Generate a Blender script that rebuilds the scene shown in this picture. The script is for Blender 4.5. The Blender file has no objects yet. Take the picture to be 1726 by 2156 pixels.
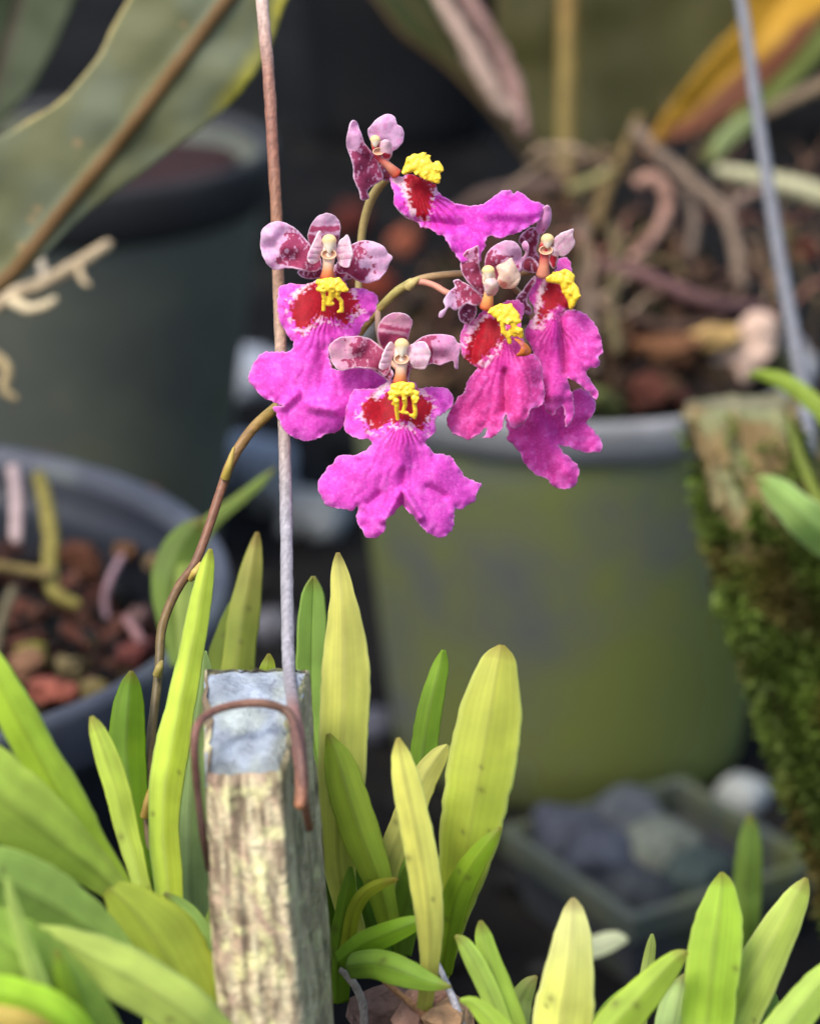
import bpy, bmesh, math, random
import numpy as np
from mathutils import Vector, Matrix, geometry

# ------------------------------------------------------------------ scene, camera, world, sun, exposure
scene = bpy.context.scene
S = 1.649e-4            # tangent per photo unit (photo measured as 1726 x 2156)
PITCH = math.radians(20.0)
CAM_H = 0.373
CP, SP = math.cos(PITCH), math.sin(PITCH)
cam_data = bpy.data.cameras.new('camera')
cam = bpy.data.objects.new('camera', cam_data)
scene.collection.objects.link(cam)
cam.location = (0, 0, CAM_H)
cam.rotation_euler = (math.pi / 2 - PITCH, 0, 0)
cam_data.sensor_fit = 'VERTICAL'
cam_data.sensor_height = 24.0
cam_data.lens = 12.0 / (1078 * S)
cam_data.clip_start = 0.01
cam_data.clip_end = 200.0
cam_data.dof.use_dof = True
cam_data.dof.focus_distance = 0.449
cam_data.dof.aperture_fstop = 10.8
scene.camera = cam

SUN_EL, SUN_AZ = math.radians(58), math.radians(222)   # azimuth measured clockwise from +Y
world = bpy.data.worlds.new('World')
scene.world = world
world.use_nodes = True
wn = world.node_tree.nodes
sky = wn.new('ShaderNodeTexSky')
sky.sky_type = 'NISHITA'
sky.sun_disc = False
sky.sun_elevation = SUN_EL
sky.sun_rotation = SUN_AZ
sky.air_density = 1.0
sky.dust_density = 3.0
wn['Background'].inputs[1].default_value = 0.15
world.node_tree.links.new(sky.outputs[0], wn['Background'].inputs[0])
sun_data = bpy.data.lights.new('sun', 'SUN')
sun_data.energy = 1.5
sun_data.angle = math.radians(22)
sun_data.color = (1.0, 0.955, 0.89)
sun = bpy.data.objects.new('sun', sun_data)
scene.collection.objects.link(sun)
sd = Vector((math.sin(SUN_AZ) * math.cos(SUN_EL), math.cos(SUN_AZ) * math.cos(SUN_EL), math.sin(SUN_EL)))
sun.rotation_euler = sd.to_track_quat('Z', 'Y').to_euler()
sun.location = sd * 3
scene.view_settings.view_transform = 'Standard'
scene.view_settings.look = 'None'
scene.view_settings.exposure = 0.92
scene.view_settings.gamma = 1.0
scene.view_settings.use_curve_mapping = False
scene.render.engine = 'CYCLES'
scene.cycles.use_denoising = True
scene.cycles.max_bounces = 8
scene.cycles.transmission_bounces = 6

# ------------------------------------------------------------------ helpers
rng = random.Random(7)
nrng = np.random.RandomState(11)
COL = scene.collection
FWD = np.array([0, CP, -SP]); UP = np.array([0, SP, CP]); RIGHT = np.array([1.0, 0, 0])
CAMP = np.array([0, 0, CAM_H])

def P(x, y, d):
    """World point seen at photo position (x, y), d metres along the view axis."""
    x = np.asarray(x, float); y = np.asarray(y, float); d = np.asarray(d, float)
    return CAMP + (d[..., None] * FWD + ((x - 863) * S * d)[..., None] * RIGHT + ((1078 - y) * S * d)[..., None] * UP)

def depth_at_z(y, z):
    return (CAM_H - z) / (SP + (y - 1078) * S * CP)

def G(x, y, z):
    """World point at height z seen at photo position (x, y)."""
    return P(x, y, depth_at_z(y, z))

def lin(c):
    c = np.asarray(c, float) / 255.0
    return np.where(c <= 0.04045, c / 12.92, ((c + 0.055) / 1.055) ** 2.4)

def _hash(ix, iy, seed):
    n = (ix * 374761393 + iy * 668265263 + seed * 1442695041) & 0x7fffffff
    n = ((n ^ (n >> 13)) * 1274126177) & 0x7fffffff
    n = n ^ (n >> 16)
    return (n & 0xffff) / 65535.0

def vnoise(x, y, seed=0):
    if np.ndim(x) == 0 and np.ndim(y) == 0:
        x = float(x); y = float(y)
        x0 = math.floor(x); y0 = math.floor(y); fx = x - x0; fy = y - y0
        fx = fx * fx * (3 - 2 * fx); fy = fy * fy * (3 - 2 * fy)
        a = _hash(x0, y0, seed); b = _hash(x0 + 1, y0, seed); c = _hash(x0, y0 + 1, seed); d = _hash(x0 + 1, y0 + 1, seed)
        return (a * (1 - fx) + b * fx) * (1 - fy) + (c * (1 - fx) + d * fx) * fy
    x = np.asarray(x, float); y = np.asarray(y, float)
    x0 = np.floor(x).astype(np.int64); y0 = np.floor(y).astype(np.int64)
    fx = x - x0; fy = y - y0
    fx = fx * fx * (3 - 2 * fx); fy = fy * fy * (3 - 2 * fy)
    a = _hash(x0, y0, seed); b = _hash(x0 + 1, y0, seed); c = _hash(x0, y0 + 1, seed); d = _hash(x0 + 1, y0 + 1, seed)
    return (a * (1 - fx) + b * fx) * (1 - fy) + (c * (1 - fx) + d * fx) * fy

def fbm(x, y, seed=0, o=3):
    t = 0; a = 0.5; s = 0
    for k in range(o):
        t = t + a * vnoise(x * 2 ** k, y * 2 ** k, seed + k * 17); s += a; a *= 0.5
    return t / s

def sstep(a, b, x):
    t = np.clip((x - a) / (b - a), 0, 1)
    return t * t * (3 - 2 * t)

def mixc(a, b, m):
    return a * (1 - m[:, None]) + b * m[:, None]

def catmull(pts, step, closed=True):
    pts = np.asarray(pts, float); n = len(pts); out = []
    rngn = n if closed else n - 1
    for i in range(rngn):
        if closed:
            p0, p1, p2, p3 = pts[(i - 1) % n], pts[i], pts[(i + 1) % n], pts[(i + 2) % n]
        else:
            p0, p1, p2, p3 = pts[max(i - 1, 0)], pts[i], pts[i + 1], pts[min(i + 2, n - 1)]
        L = np.linalg.norm(p2[:2] - p1[:2]) if pts.shape[1] > 3 else np.linalg.norm(p2 - p1)
        k = max(1, int(round(L / step)))
        for j in range(k):
            t = j / k
            out.append(0.5 * (2 * p1 + (p2 - p0) * t + (2 * p0 - 5 * p1 + 4 * p2 - p3) * t * t + (3 * p1 - p0 - 3 * p2 + p3) * t ** 3))
    if not closed:
        out.append(pts[-1])
    return np.array(out)

def dist_poly(X, Y, poly, closed=True):
    """Distance from points to a polyline; with closed also the inside mask."""
    best = np.full(X.shape, 1e9)
    n = len(poly); inside = np.zeros(X.shape, bool)
    for i in range(n if closed else n - 1):
        ax, ay = poly[i][:2]; bx, by = poly[(i + 1) % n][:2]
        dx, dy = bx - ax, by - ay
        l2 = dx * dx + dy * dy + 1e-12
        t = np.clip(((X - ax) * dx + (Y - ay) * dy) / l2, 0, 1)
        best = np.minimum(best, (X - ax - t * dx) ** 2 + (Y - ay - t * dy) ** 2)
        if closed and abs(dy) > 1e-9:
            c = ((ay > Y) != (by > Y)) & (X < (bx - ax) * (Y - ay) / dy + ax)
            inside ^= c
    return np.sqrt(best), inside

WORLD_LOC = {}

def empty(name, loc, parent=None, label=None, cat=None, group=None):
    o = bpy.data.objects.new(name, None)
    COL.objects.link(o)
    o.empty_display_size = 0.01
    loc = np.asarray(loc, float)
    if parent is not None:
        o.parent = parent
        o.location = loc - WORLD_LOC[parent]
    else:
        o.location = loc
    WORLD_LOC[o] = loc
    tag(o, label, cat, group)
    return o

def tag(o, label=None, cat=None, group=None, kind=None):
    if label: o['label'] = label
    if cat: o['category'] = cat
    if group: o['group'] = group
    if kind: o['kind'] = kind
    return o

def mesh(name, verts, faces, mat, parent=None, cols=None, smooth=True, thick=0.0, remesh=0.0, origin=None):
    verts = np.asarray(verts, float)
    c = verts.mean(axis=0) if origin is None else np.asarray(origin, float)
    me = bpy.data.meshes.new(name)
    me.from_pydata((verts - c).tolist(), [], [list(map(int, f)) for f in faces])
    if smooth:
        me.polygons.foreach_set('use_smooth', [True] * len(me.polygons))
    if cols is not None:
        at = me.color_attributes.new('Col', 'FLOAT_COLOR', 'POINT')
        cc = np.ones((len(verts), 4)); cc[:, :3] = np.clip(cols, 0, 1)
        at.data.foreach_set('color', cc.ravel())
    me.materials.append(mat)
    me.update()
    o = bpy.data.objects.new(name, me)
    COL.objects.link(o)
    if parent is not None:
        o.parent = parent
        o.location = c - WORLD_LOC[parent]
    else:
        o.location = c
    WORLD_LOC[o] = c
    if remesh:
        m = o.modifiers.new('fuse', 'REMESH'); m.mode = 'VOXEL'; m.voxel_size = remesh; m.use_smooth_shade = True
        s = o.modifiers.new('soft', 'SMOOTH'); s.iterations = 1; s.factor = 0.5
    if thick:
        m = o.modifiers.new('thickness', 'SOLIDIFY'); m.thickness = thick; m.offset = 0
    return o

# ------------------------------------------------------------------ materials
def nodes(name):
    m = bpy.data.materials.new(name); m.use_nodes = True
    nt = m.node_tree
    return m, nt, nt.nodes['Principled BSDF'], nt.links

def N(nt, kind, **kw):
    n = nt.nodes.new(kind)
    for k, v in kw.items():
        setattr(n, k, v)
    return n

def noise_tex(nt, scale, detail=4, rough=0.55, coord='Object', stretch=None):
    tc = N(nt, 'ShaderNodeTexCoord'); n = N(nt, 'ShaderNodeTexNoise')
    n.inputs['Scale'].default_value = scale; n.inputs['Detail'].default_value = detail; n.inputs['Roughness'].default_value = rough
    if stretch:
        mp = N(nt, 'ShaderNodeMapping'); mp.inputs['Scale'].default_value = stretch
        nt.links.new(tc.outputs[coord], mp.inputs[0]); nt.links.new(mp.outputs[0], n.inputs['Vector'])
    else:
        nt.links.new(tc.outputs[coord], n.inputs['Vector'])
    return n

def add_bump(nt, bsdf, height, strength, dist):
    b = N(nt, 'ShaderNodeBump'); b.inputs['Strength'].default_value = strength; b.inputs['Distance'].default_value = dist
    nt.links.new(height, b.inputs['Height']); nt.links.new(b.outputs[0], bsdf.inputs['Normal'])
    return b

def attr_mat(name, rough=0.5, transl=0.0, var=0.12, vscale=400, bump=0.2, bdist=0.0004, bscale=900, spec=0.4, sheen=0.0, sparkle=0.0):
    """Pigment from the mesh's colour attribute, fine noise variation, bump, optional translucency."""
    m, nt, b, L = nodes(name)
    a = N(nt, 'ShaderNodeAttribute'); a.attribute_name = 'Col'
    n = noise_tex(nt, vscale, 3)
    r = N(nt, 'ShaderNodeMapRange'); r.inputs[1].default_value = 0.25; r.inputs[2].default_value = 0.75
    r.inputs[3].default_value = 1 - var; r.inputs[4].default_value = 1 + var
    L.new(n.outputs['Fac'], r.inputs[0])
    mx = N(nt, 'ShaderNodeVectorMath', operation='MULTIPLY')
    L.new(a.outputs['Color'], mx.inputs[0]); L.new(r.outputs[0], mx.inputs[1])
    L.new(mx.outputs[0], b.inputs['Base Color'])
    b.inputs['Roughness'].default_value = rough
    b.inputs['Specular IOR Level'].default_value = spec
    if sheen:
        b.inputs['Sheen Weight'].default_value = sheen
    n2 = noise_tex(nt, bscale, 2)
    bp = add_bump(nt, b, n2.outputs['Fac'], bump, bdist)
    if transl:
        t = N(nt, 'ShaderNodeBsdfTranslucent'); L.new(mx.outputs[0], t.inputs['Color'])
        L.new(bp.outputs[0], t.inputs['Normal'])
        ms = N(nt, 'ShaderNodeMixShader'); ms.inputs[0].default_value = transl
        L.new(b.outputs[0], ms.inputs[1]); L.new(t.outputs[0], ms.inputs[2])
        L.new(ms.outputs[0], nt.nodes['Material Output'].inputs['Surface'])
    return m

def two_mat(name, c1, c2, scale, lo=0.4, hi=0.6, rough=0.6, bump=0.3, bdist=0.001, bscale=None, c3=None, scale3=None, lo3=.5, hi3=.7, spec=0.4, stretch=None):
    m, nt, b, L = nodes(name)
    n = noise_tex(nt, scale, 5, 0.6, stretch=stretch)
    r = N(nt, 'ShaderNodeMapRange'); r.interpolation_type = 'SMOOTHSTEP'
    r.inputs[1].default_value = lo; r.inputs[2].default_value = hi
    L.new(n.outputs['Fac'], r.inputs[0])
    mx = N(nt, 'ShaderNodeMix', data_type='RGBA')
    mx.inputs['A'].default_value = (*lin(c1), 1); mx.inputs['B'].default_value = (*lin(c2), 1)
    L.new(r.outputs[0], mx.inputs['Factor'])
    out = mx.outputs['Result']
    if c3 is not None:
        n3 = noise_tex(nt, scale3, 6, 0.65)
        r3 = N(nt, 'ShaderNodeMapRange'); r3.interpolation_type = 'SMOOTHSTEP'
        r3.inputs[1].default_value = lo3; r3.inputs[2].default_value = hi3
        L.new(n3.outputs['Fac'], r3.inputs[0])
        m3 = N(nt, 'ShaderNodeMix', data_type='RGBA'); m3.inputs['B'].default_value = (*lin(c3), 1)
        L.new(out, m3.inputs['A']); L.new(r3.outputs[0], m3.inputs['Factor'])
        out = m3.outputs['Result']
    L.new(out, b.inputs['Base Color'])
    b.inputs['Roughness'].default_value = rough; b.inputs['Specular IOR Level'].default_value = spec
    n2 = noise_tex(nt, bscale or scale * 4, 5, 0.65, stretch=stretch)
    add_bump(nt, b, n2.outputs['Fac'], bump, bdist)
    return m

M_petal = attr_mat('petal_tissue', rough=0.55, transl=0.38, var=0.10, vscale=2200, bump=0.22, bdist=0.00025, bscale=2600, spec=0.22, sheen=0.1)
M_flesh = attr_mat('column_tissue', rough=0.4, transl=0.12, var=0.08, vscale=900, bump=0.12, bdist=0.0002, spec=0.35)
M_leaf = attr_mat('strap_leaf', rough=0.55, transl=0.42, var=0.12, vscale=160, bump=0.12, bdist=0.0004, bscale=500, spec=0.28)
M_broad = attr_mat('broad_leaf', rough=0.6, transl=0.10, var=0.10, vscale=60, bump=0.12, bdist=0.001, bscale=200, spec=0.18)
M_stem = attr_mat('stem_skin', rough=0.5, transl=0.0, var=0.12, vscale=900, bump=0.25, bdist=0.0002, bscale=1200)
M_root = attr_mat('root_skin', rough=0.75, var=0.25, vscale=250, bump=0.5, bdist=0.0008, bscale=600, spec=0.2)
M_wire = attr_mat('weathered_wire', rough=0.6, var=0.2, vscale=1400, bump=0.6, bdist=0.0003, bscale=1600, spec=0.5)
M_bark = attr_mat('bark_pieces', rough=0.85, var=0.35, vscale=220, bump=0.7, bdist=0.0015, bscale=500, spec=0.15)
M_moss = attr_mat('moss_fronds', rough=0.7, transl=0.2, var=0.2, vscale=120, bump=0.0, spec=0.2)
M_wood = attr_mat('weathered_wood', rough=0.85, var=0.18, vscale=500, bump=0.8, bdist=0.0009, bscale=900, spec=0.15)

m, nt, b, L = nodes('callus_yellow')
b.inputs['Base Color'].default_value = (0.94, 0.63, 0.04, 1); b.inputs['Roughness'].default_value = 0.4
b.inputs['Subsurface Weight'].default_value = 0.15; b.inputs['Subsurface Radius'].default_value = (0.001, 0.0006, 0.0001)
nn = noise_tex(nt, 1500, 2); add_bump(nt, b, nn.outputs['Fac'], 0.2, 0.0003)
M_callus = m

# ------------------------------------------------------------------ generic builders
def tube(name, pts, radii, mat, parent, cols=None, seg=12, step=None, bumps=0.0, seed=0, capped=True):
    """Swept round tube along world points; pts (n,3), radii (n,), cols (n,3) linear."""
    pts = np.asarray(pts, float); n = len(pts)
    radii = np.full(n, radii) if np.isscalar(radii) else np.asarray(radii, float)
    cols = np.tile(cols, (n, 1)) if cols is not None and np.ndim(cols) == 1 else cols
    data = np.hstack([pts, radii[:, None], np.asarray(cols)]) if cols is not None else np.hstack([pts, radii[:, None]])
    total = np.linalg.norm(np.diff(pts, axis=0), axis=1).sum()
    step = step or max(total / 60, radii.mean() * 0.5)
    out = []
    for i in range(n - 1):
        p0, p1, p2, p3 = data[max(i - 1, 0)], data[i], data[i + 1], data[min(i + 2, n - 1)]
        k = max(1, int(np.linalg.norm(p2[:3] - p1[:3]) / step))
        for j in range(k):
            t = j / k
            q = 0.5 * (2 * p1 + (p2 - p0) * t + (2 * p0 - 5 * p1 + 4 * p2 - p3) * t * t + (3 * p1 - p0 - 3 * p2 + p3) * t ** 3)
            q[3:] = p1[3:] * (1 - t) + p2[3:] * t
            out.append(q)
    out.append(data[-1]); D = np.array(out); n = len(D)
    T = np.gradient(D[:, :3], axis=0); T /= np.linalg.norm(T, axis=1)[:, None] + 1e-12
    ref = np.array([0.3, -0.9, 0.3]); V = []; F = []; C = []
    u = np.cross(T[0], ref); u /= np.linalg.norm(u)
    for i in range(n):
        u = u - T[i] * u.dot(T[i]); u /= np.linalg.norm(u) + 1e-12
        w = np.cross(T[i], u)
        for j in range(seg):
            a = 2 * math.pi * j / seg
            r = D[i, 3]
            if bumps:
                r *= 1 + bumps * (vnoise(i * 0.6, j * 1.1, seed) - 0.5) * 2
            V.append(D[i, :3] + r * (math.cos(a) * u + math.sin(a) * w))
            if cols is not None: C.append(D[i, 4:7])
    for i in range(n - 1):
        for j in range(seg):
            F.append((i * seg + j, i * seg + (j + 1) % seg, (i + 1) * seg + (j + 1) % seg, (i + 1) * seg + j))
    if capped:
        for i, sgn in ((0, -1), (n - 1, 1)):
            V.append(D[i, :3] + sgn * T[i] * D[i, 3] * 0.6)
            if cols is not None: C.append(D[i, 4:7])
            k = len(V) - 1
            for j in range(seg):
                f = (i * seg + j, i * seg + (j + 1) % seg, k)
                F.append(f if sgn > 0 else f[::-1])
    C = np.array(C) if cols is not None else None
    if C is not None and bumps:
        C = C * (0.75 + 0.5 * nrng.rand(len(C), 1))
    return mesh(name, V, F, mat, parent, C)

def ptube(name, pp, width, mat, parent, rgb, **kw):
    """Tube along photo points (x, y, d); width in photo units (number or list), rgb 0-255 (one or list)."""
    a = np.array(pp, float)
    w = np.full(len(a), width) if np.isscalar(width) else np.asarray(width, float)
    c = lin(rgb)
    if c.ndim == 1: c = np.tile(c, (len(a), 1))
    return tube(name, P(a[:, 0], a[:, 1], a[:, 2]), w * S * a[:, 2] / 2, mat, parent, c, **kw)

def sheet(name, outline, depth, color, mat, parent, spacing=3.0, thick=0.00035, edge=1.0, efreq=0.14, seed=0, origin=None, label=None):
    """Thin organic blade: outline in photo units, depth(x, y, e) in metres, color(x, y, e) linear, e = distance to its rim."""
    o = catmull(outline, spacing)
    nx = np.roll(o[:, 1], -1) - np.roll(o[:, 1], 1); ny = -(np.roll(o[:, 0], -1) - np.roll(o[:, 0], 1))
    ln = np.hypot(nx, ny) + 1e-9
    w = edge * 2 * (fbm(np.arange(len(o)) * spacing * efreq, np.zeros(len(o)), seed, 2) - 0.5)
    o = o + np.stack([nx / ln * w, ny / ln * w], 1)
    x0, y0 = o.min(0); x1, y1 = o.max(0)
    gx, gy = np.meshgrid(np.arange(x0, x1, spacing), np.arange(y0, y1, spacing * 0.87))
    gx[1::2] += spacing / 2
    gx = gx.ravel() + (nrng.rand(gx.size) - .5) * spacing * .2; gy = gy.ravel() + (nrng.rand(gy.size) - .5) * spacing * .2
    e, ins = dist_poly(gx, gy, o)
    k = ins & (e > spacing * 0.6)
    pts = np.vstack([o, np.stack([gx[k], gy[k]], 1)])
    n = len(o)
    vs, es, fs, *_ = geometry.delaunay_2d_cdt([Vector(p) for p in pts], [], [list(range(n))], 1, 1e-4)
    A = np.array([v[:] for v in vs])
    X, Y = A[:, 0], A[:, 1]
    e, _ = dist_poly(X, Y, o)
    d = depth(X, Y, e)
    V = P(X, Y, d)
    ob = mesh(name, V, fs, mat, parent, color(X, Y, e), thick=thick, origin=origin)
    if label: ob['label'] = label
    return ob

LEAF_N = [0]
def strap_leaf(name, pts, rgb, mat, parent, fold=0.35, roll=0.0, thick=0.0006, tip=None, seed=0, edge_rgb=None, spots=0, keel=True, dome=0.0, na=20):
    """Fleshy strap leaf along photo points (x, y, d, width) from tip to base, creased along its midrib."""
    a = catmull(np.array(pts, float), 9.0, closed=False)
    a[:, 3] = np.maximum(a[:, 3], 1.0)
    n = len(a)
    LEAF_N[0] += 1; sd = LEAF_N[0] * 13
    ii = np.arange(n)
    a[:, 3] *= 1 + .07 * 2 * (vnoise(ii * .11, ii * 0 + sd, sd) - .5) + .03 * 2 * (vnoise(ii * .5, ii * 0 + sd, sd + 1) - .5)   # uneven margins
    browntip = rng.random() < .55
    C0 = P(a[:, 0], a[:, 1], a[:, 2])
    T = np.gradient(C0, axis=0); T /= np.linalg.norm(T, axis=1)[:, None] + 1e-12
    view = C0 - CAMP; view /= np.linalg.norm(view, axis=1)[:, None]
    side = np.cross(T, view); side /= np.linalg.norm(side, axis=1)[:, None] + 1e-12
    nor = np.cross(side, T)
    base = lin(rgb); erg = lin(edge_rgb) if edge_rgb is not None else base * np.array([1.12, 1.08, 1.1])
    tipc = lin(tip) if tip is not None else base
    V = []; Cc = []; F = []
    L = np.linspace(0, 1, n)
    for i in range(n):
        rl = roll + 0.10 * (float(vnoise(i * 0.05, seed * 3.1, seed)) - .5)
        cr, sr = math.cos(rl), math.sin(rl)
        s_ = side[i] * cr + nor[i] * sr; n_ = -side[i] * sr + nor[i] * cr
        w = a[i, 3] * S * a[i, 2] / 2
        for j in range(na + 1):
            q = -1 + 2 * j / na
            f = fold * (abs(q) - 0.5) - dome * (1 - q * q)
            V.append(C0[i] + s_ * w * q + n_ * w * f)
            c = base * (1 - 0) + 0
            tmix = max(0.0, 1 - L[i] * 2.2)
            c = base * (1 - tmix) + tipc * tmix
            em = max(0.0, (abs(q) - 0.86) / 0.14)
            c = c * (1 - em) + erg * em
            if keel and abs(q) < 0.10:
                c = c * (0.74 if abs(q) < .05 else .86)
            vein = .5 + .5 * math.sin(q * 30 + sd); c = c * (0.95 + .07 * vein)
            blot = float(vnoise(q * 2.2 + sd, i * .16, sd + 3)); c = c * (1 + .22 * (blot - .5)) + np.array([.03, .012, 0]) * max(0, blot - .62)
            if browntip and i < 4: c = c * (.35 + .16 * i) + lin((128, 92, 48)) * (.65 - .16 * i)
            st = float(vnoise(q * 9 + 50, i * 0.03, seed + 5)) * .6 + float(vnoise(q * 3 + 20, i * 0.14, seed + 6)) * .4; c = c * (0.86 + 0.28 * st)
            Cc.append(c)
    for i in range(n - 1):
        for j in range(na):
            k = i * (na + 1) + j
            F.append((k, k + 1, k + na + 2, k + na + 1))
    Cc = np.array(Cc); V = np.array(V)
    for sidx in range(spots + rng.randrange(0, 4)):
        k = rng.randrange(int(n * .35), int(n * .8)) * (na + 1) + rng.randrange(2, na - 1)
        dd = np.linalg.norm(V - V[k], axis=1)
        mk = np.exp(-(dd / (0.0006 * rng.uniform(.5, 1.1))) ** 2) * .6
        Cc = Cc * (1 - mk[:, None]) + lin((95, 90, 45)) * mk[:, None]
    return mesh(name, V, F, mat, parent, Cc, thick=thick)

def lathe(name, prof, centre, mat, parent=None, seg=72, axis_tilt=None, wob=0.0, cols=None):
    V = []; F = []; n = len(prof)
    for i, (r, z) in enumerate(prof):
        for j in range(seg):
            a = 2 * math.pi * j / seg
            rr = r * (1 + wob * math.sin(2 * a + 0.7))
            V.append((centre[0] + rr * math.cos(a), centre[1] + rr * math.sin(a), centre[2] + z))
    for i in range(n - 1):
        for j in range(seg):
            F.append((i * seg + j, i * seg + (j + 1) % seg, (i + 1) * seg + (j + 1) % seg, (i + 1) * seg + j))
    if prof[0][0] < 1e-4 or prof[-1][0] < 1e-4:
        pass
    return mesh(name, V, F, mat, parent, origin=centre)

def round_pot(name, centre, r_top, r_bot, h, m_body, m_rim, label, rim_h=0.016, rim_out=0.004, cat='plant pot'):
    """Plastic pot with its base at centre: body > floor, rim band."""
    root = empty(name, centre, None, label, cat)
    t = 0.0022
    rb = r_top - rim_out
    body = [(r_bot * .96, 0.0), (r_bot, 0.003)]
    for k in range(1, 9):
        f = k / 8
        body.append((r_bot + (rb - r_bot) * f, 0.003 + (h - rim_h - 0.003) * f))
    inner = [(r_top - .0053, h - .0052), (rb - t - .001, h - rim_h - 0.002), (r_bot - t, 0.004), (0.0005, 0.004)]
    lathe('body', [(0.0005, 0.0)] + body + inner, centre, m_body, root)
    z0 = h - rim_h
    ri = [(rb - t + .0004, z0 - .002), (rb + .0006, z0 - .002), (r_top - .0015, z0), (r_top, z0 + .002), (r_top + .0008, h - .003), (r_top + .0004, h - .0008), (r_top - .0012, h), (r_top - .0034, h - .0008), (r_top - .0050, h - .0045), (rb - t + .0004, z0 - .002)]
    lathe('rim', ri, centre, m_rim, root)
    return root

_ICO = {}
def ico(sub):
    if sub not in _ICO:
        bm = bmesh.new(); bmesh.ops.create_icosphere(bm, subdivisions=sub, radius=1.0)
        _ICO[sub] = (np.array([p.co[:] for p in bm.verts]), [[q.index for q in p.verts] for p in bm.faces]); bm.free()
    return _ICO[sub][0].copy(), _ICO[sub][1]

def lump(centre, size, seed, sub=2, rough=0.25, rot=None):
    """Irregular chunk: verts and faces of a noise-shaped icosphere."""
    v, f = ico(sub)
    k = 1 + rough * 2 * (fbm(v[:, 0] * 1.7 + seed * 3.7, v[:, 1] * 1.7 + v[:, 2] * 1.3 + seed, seed, 3) - .5) * 2
    v = np.sign(v) * np.abs(v) ** 0.75 * k[:, None] * np.asarray(size)
    if rot is not None:
        v = v @ np.array(rot.to_matrix() if hasattr(rot, 'to_matrix') else rot).T
    return v + np.asarray(centre), f

def merge(parts):
    V = []; F = []; C = []; o = 0
    for v, f, c in parts:
        V.append(v); C.append(np.tile(c, (len(v), 1)) if np.ndim(c) == 1 else c)
        F += [[i + o for i in q] for q in f]; o += len(v)
    return np.vstack(V), F, np.vstack(C)

from mathutils import Euler
def rrot():
    return Euler((rng.uniform(0, 6.28), rng.uniform(0, 6.28), rng.uniform(0, 6.28)))
# ------------------------------------------------------------------ setting: ground
M_ground = two_mat('dark_ground_cloth', (15, 15, 16), (26, 25, 24), 18, rough=0.95, bump=0.6, bdist=0.004, bscale=160, c3=(38, 40, 32), scale3=9, lo3=.55, hi3=.75, spec=0.05)
GZ = -0.027
gv = [(-40, -20, GZ), (40, -20, GZ), (40, 80, GZ), (-40, 80, GZ)]
tag(mesh('ground', gv, [(0, 1, 2, 3)], M_ground, smooth=False, origin=(0, 0, 0)), kind='structure')

# loose dark grit over the cloth
parts = []
for k in range(900):
    x = rng.uniform(-.35, .45); y = rng.uniform(.5, 2.2)
    s = rng.uniform(.002, .007)
    v, f = lump((x, y, GZ + s * .4), (s, s * rng.uniform(.6, 1), s * .6), k, 1, .3, Euler((0, 0, rng.uniform(0, 6))))
    g = rng.uniform(14, 40)
    parts.append((v, f, lin((g, g * .97, g * .92))))
V, F, C = merge(parts)
tag(mesh('grit', V, F, M_bark, cols=C), 'dark loose grit scattered over the ground between the pots', 'grit', kind='stuff')

# ------------------------------------------------------------------ pots
M_pot_dark = two_mat('dark_green_plastic', (80, 84, 76), (94, 98, 84), 9, rough=0.6, bump=0.1, bdist=0.0006, c3=(84, 88, 58), scale3=14, lo3=.52, hi3=.75)
M_rim_dark = two_mat('dark_rim_plastic', (36, 36, 37), (46, 46, 46), 12, rough=0.65, bump=0.1, bdist=0.0006)
M_pot_alg = two_mat('algae_grey_plastic', (88, 91, 90), (100, 102, 88), 10, rough=0.6, bump=0.15, bdist=0.0008, c3=(108, 116, 56), scale3=9, lo3=.32, hi3=.60)
M_rim_grey = two_mat('pale_grey_plastic', (126, 127, 128), (150, 150, 150), 20, rough=0.45, bump=0.1, bdist=0.0005)
M_pan = two_mat('blue_grey_plastic', (20, 22, 28), (30, 33, 40), 14, rough=0.5, bump=0.12, bdist=0.0006)
M_pan_rim = two_mat('blue_grey_rim', (58, 61, 70), (72, 75, 84), 25, rough=0.5, bump=0.12, bdist=0.0006, c3=(96, 104, 92), scale3=7, lo3=.5, hi3=.62)
M_black = two_mat('black_plastic', (15, 16, 18), (23, 23, 25), 10, rough=0.45, bump=0.1, bdist=0.0006)
M_tray = two_mat('grey_square_plastic', (54, 57, 64), (68, 70, 74), 16, rough=0.5, bump=0.2, bdist=0.0008, c3=(66, 72, 46), scale3=20, lo3=.5, hi3=.7)
M_tray_rim = two_mat('mossy_tray_rim', (60, 67, 62), (72, 77, 64), 30, rough=0.6, bump=0.2, bdist=0.0008, c3=(76, 82, 46), scale3=40, lo3=.5, hi3=.65)

# tall dark pot behind the left side
c = G(125, 300, 0.134); c[2] = GZ
round_pot('tall_pot', c, 0.080, 0.056, 0.134 - GZ, M_pot_dark, M_rim_dark, 'dark green plastic pot behind the broad leaf, partly hidden by the wide pan', rim_h=0.02)
POT_L = c.copy()
# soil in it
v, f = lump((c[0], c[1], .1215), (.0655, .0655, .004), 5, 4, .08)
q_ = np.hypot(v[:, 0] - c[0], v[:, 1] - c[1]); k_ = np.minimum(1, .0715 / np.maximum(q_, 1e-6)); v[:, 0] = c[0] + (v[:, 0] - c[0]) * k_; v[:, 1] = c[1] + (v[:, 1] - c[1]) * k_
tag(mesh('potting_soil', v, f, M_bark, cols=np.tile(lin((48, 30, 28)), (len(v), 1))), 'dark brown soil inside the dark green pot', 'soil', kind='stuff')

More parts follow.
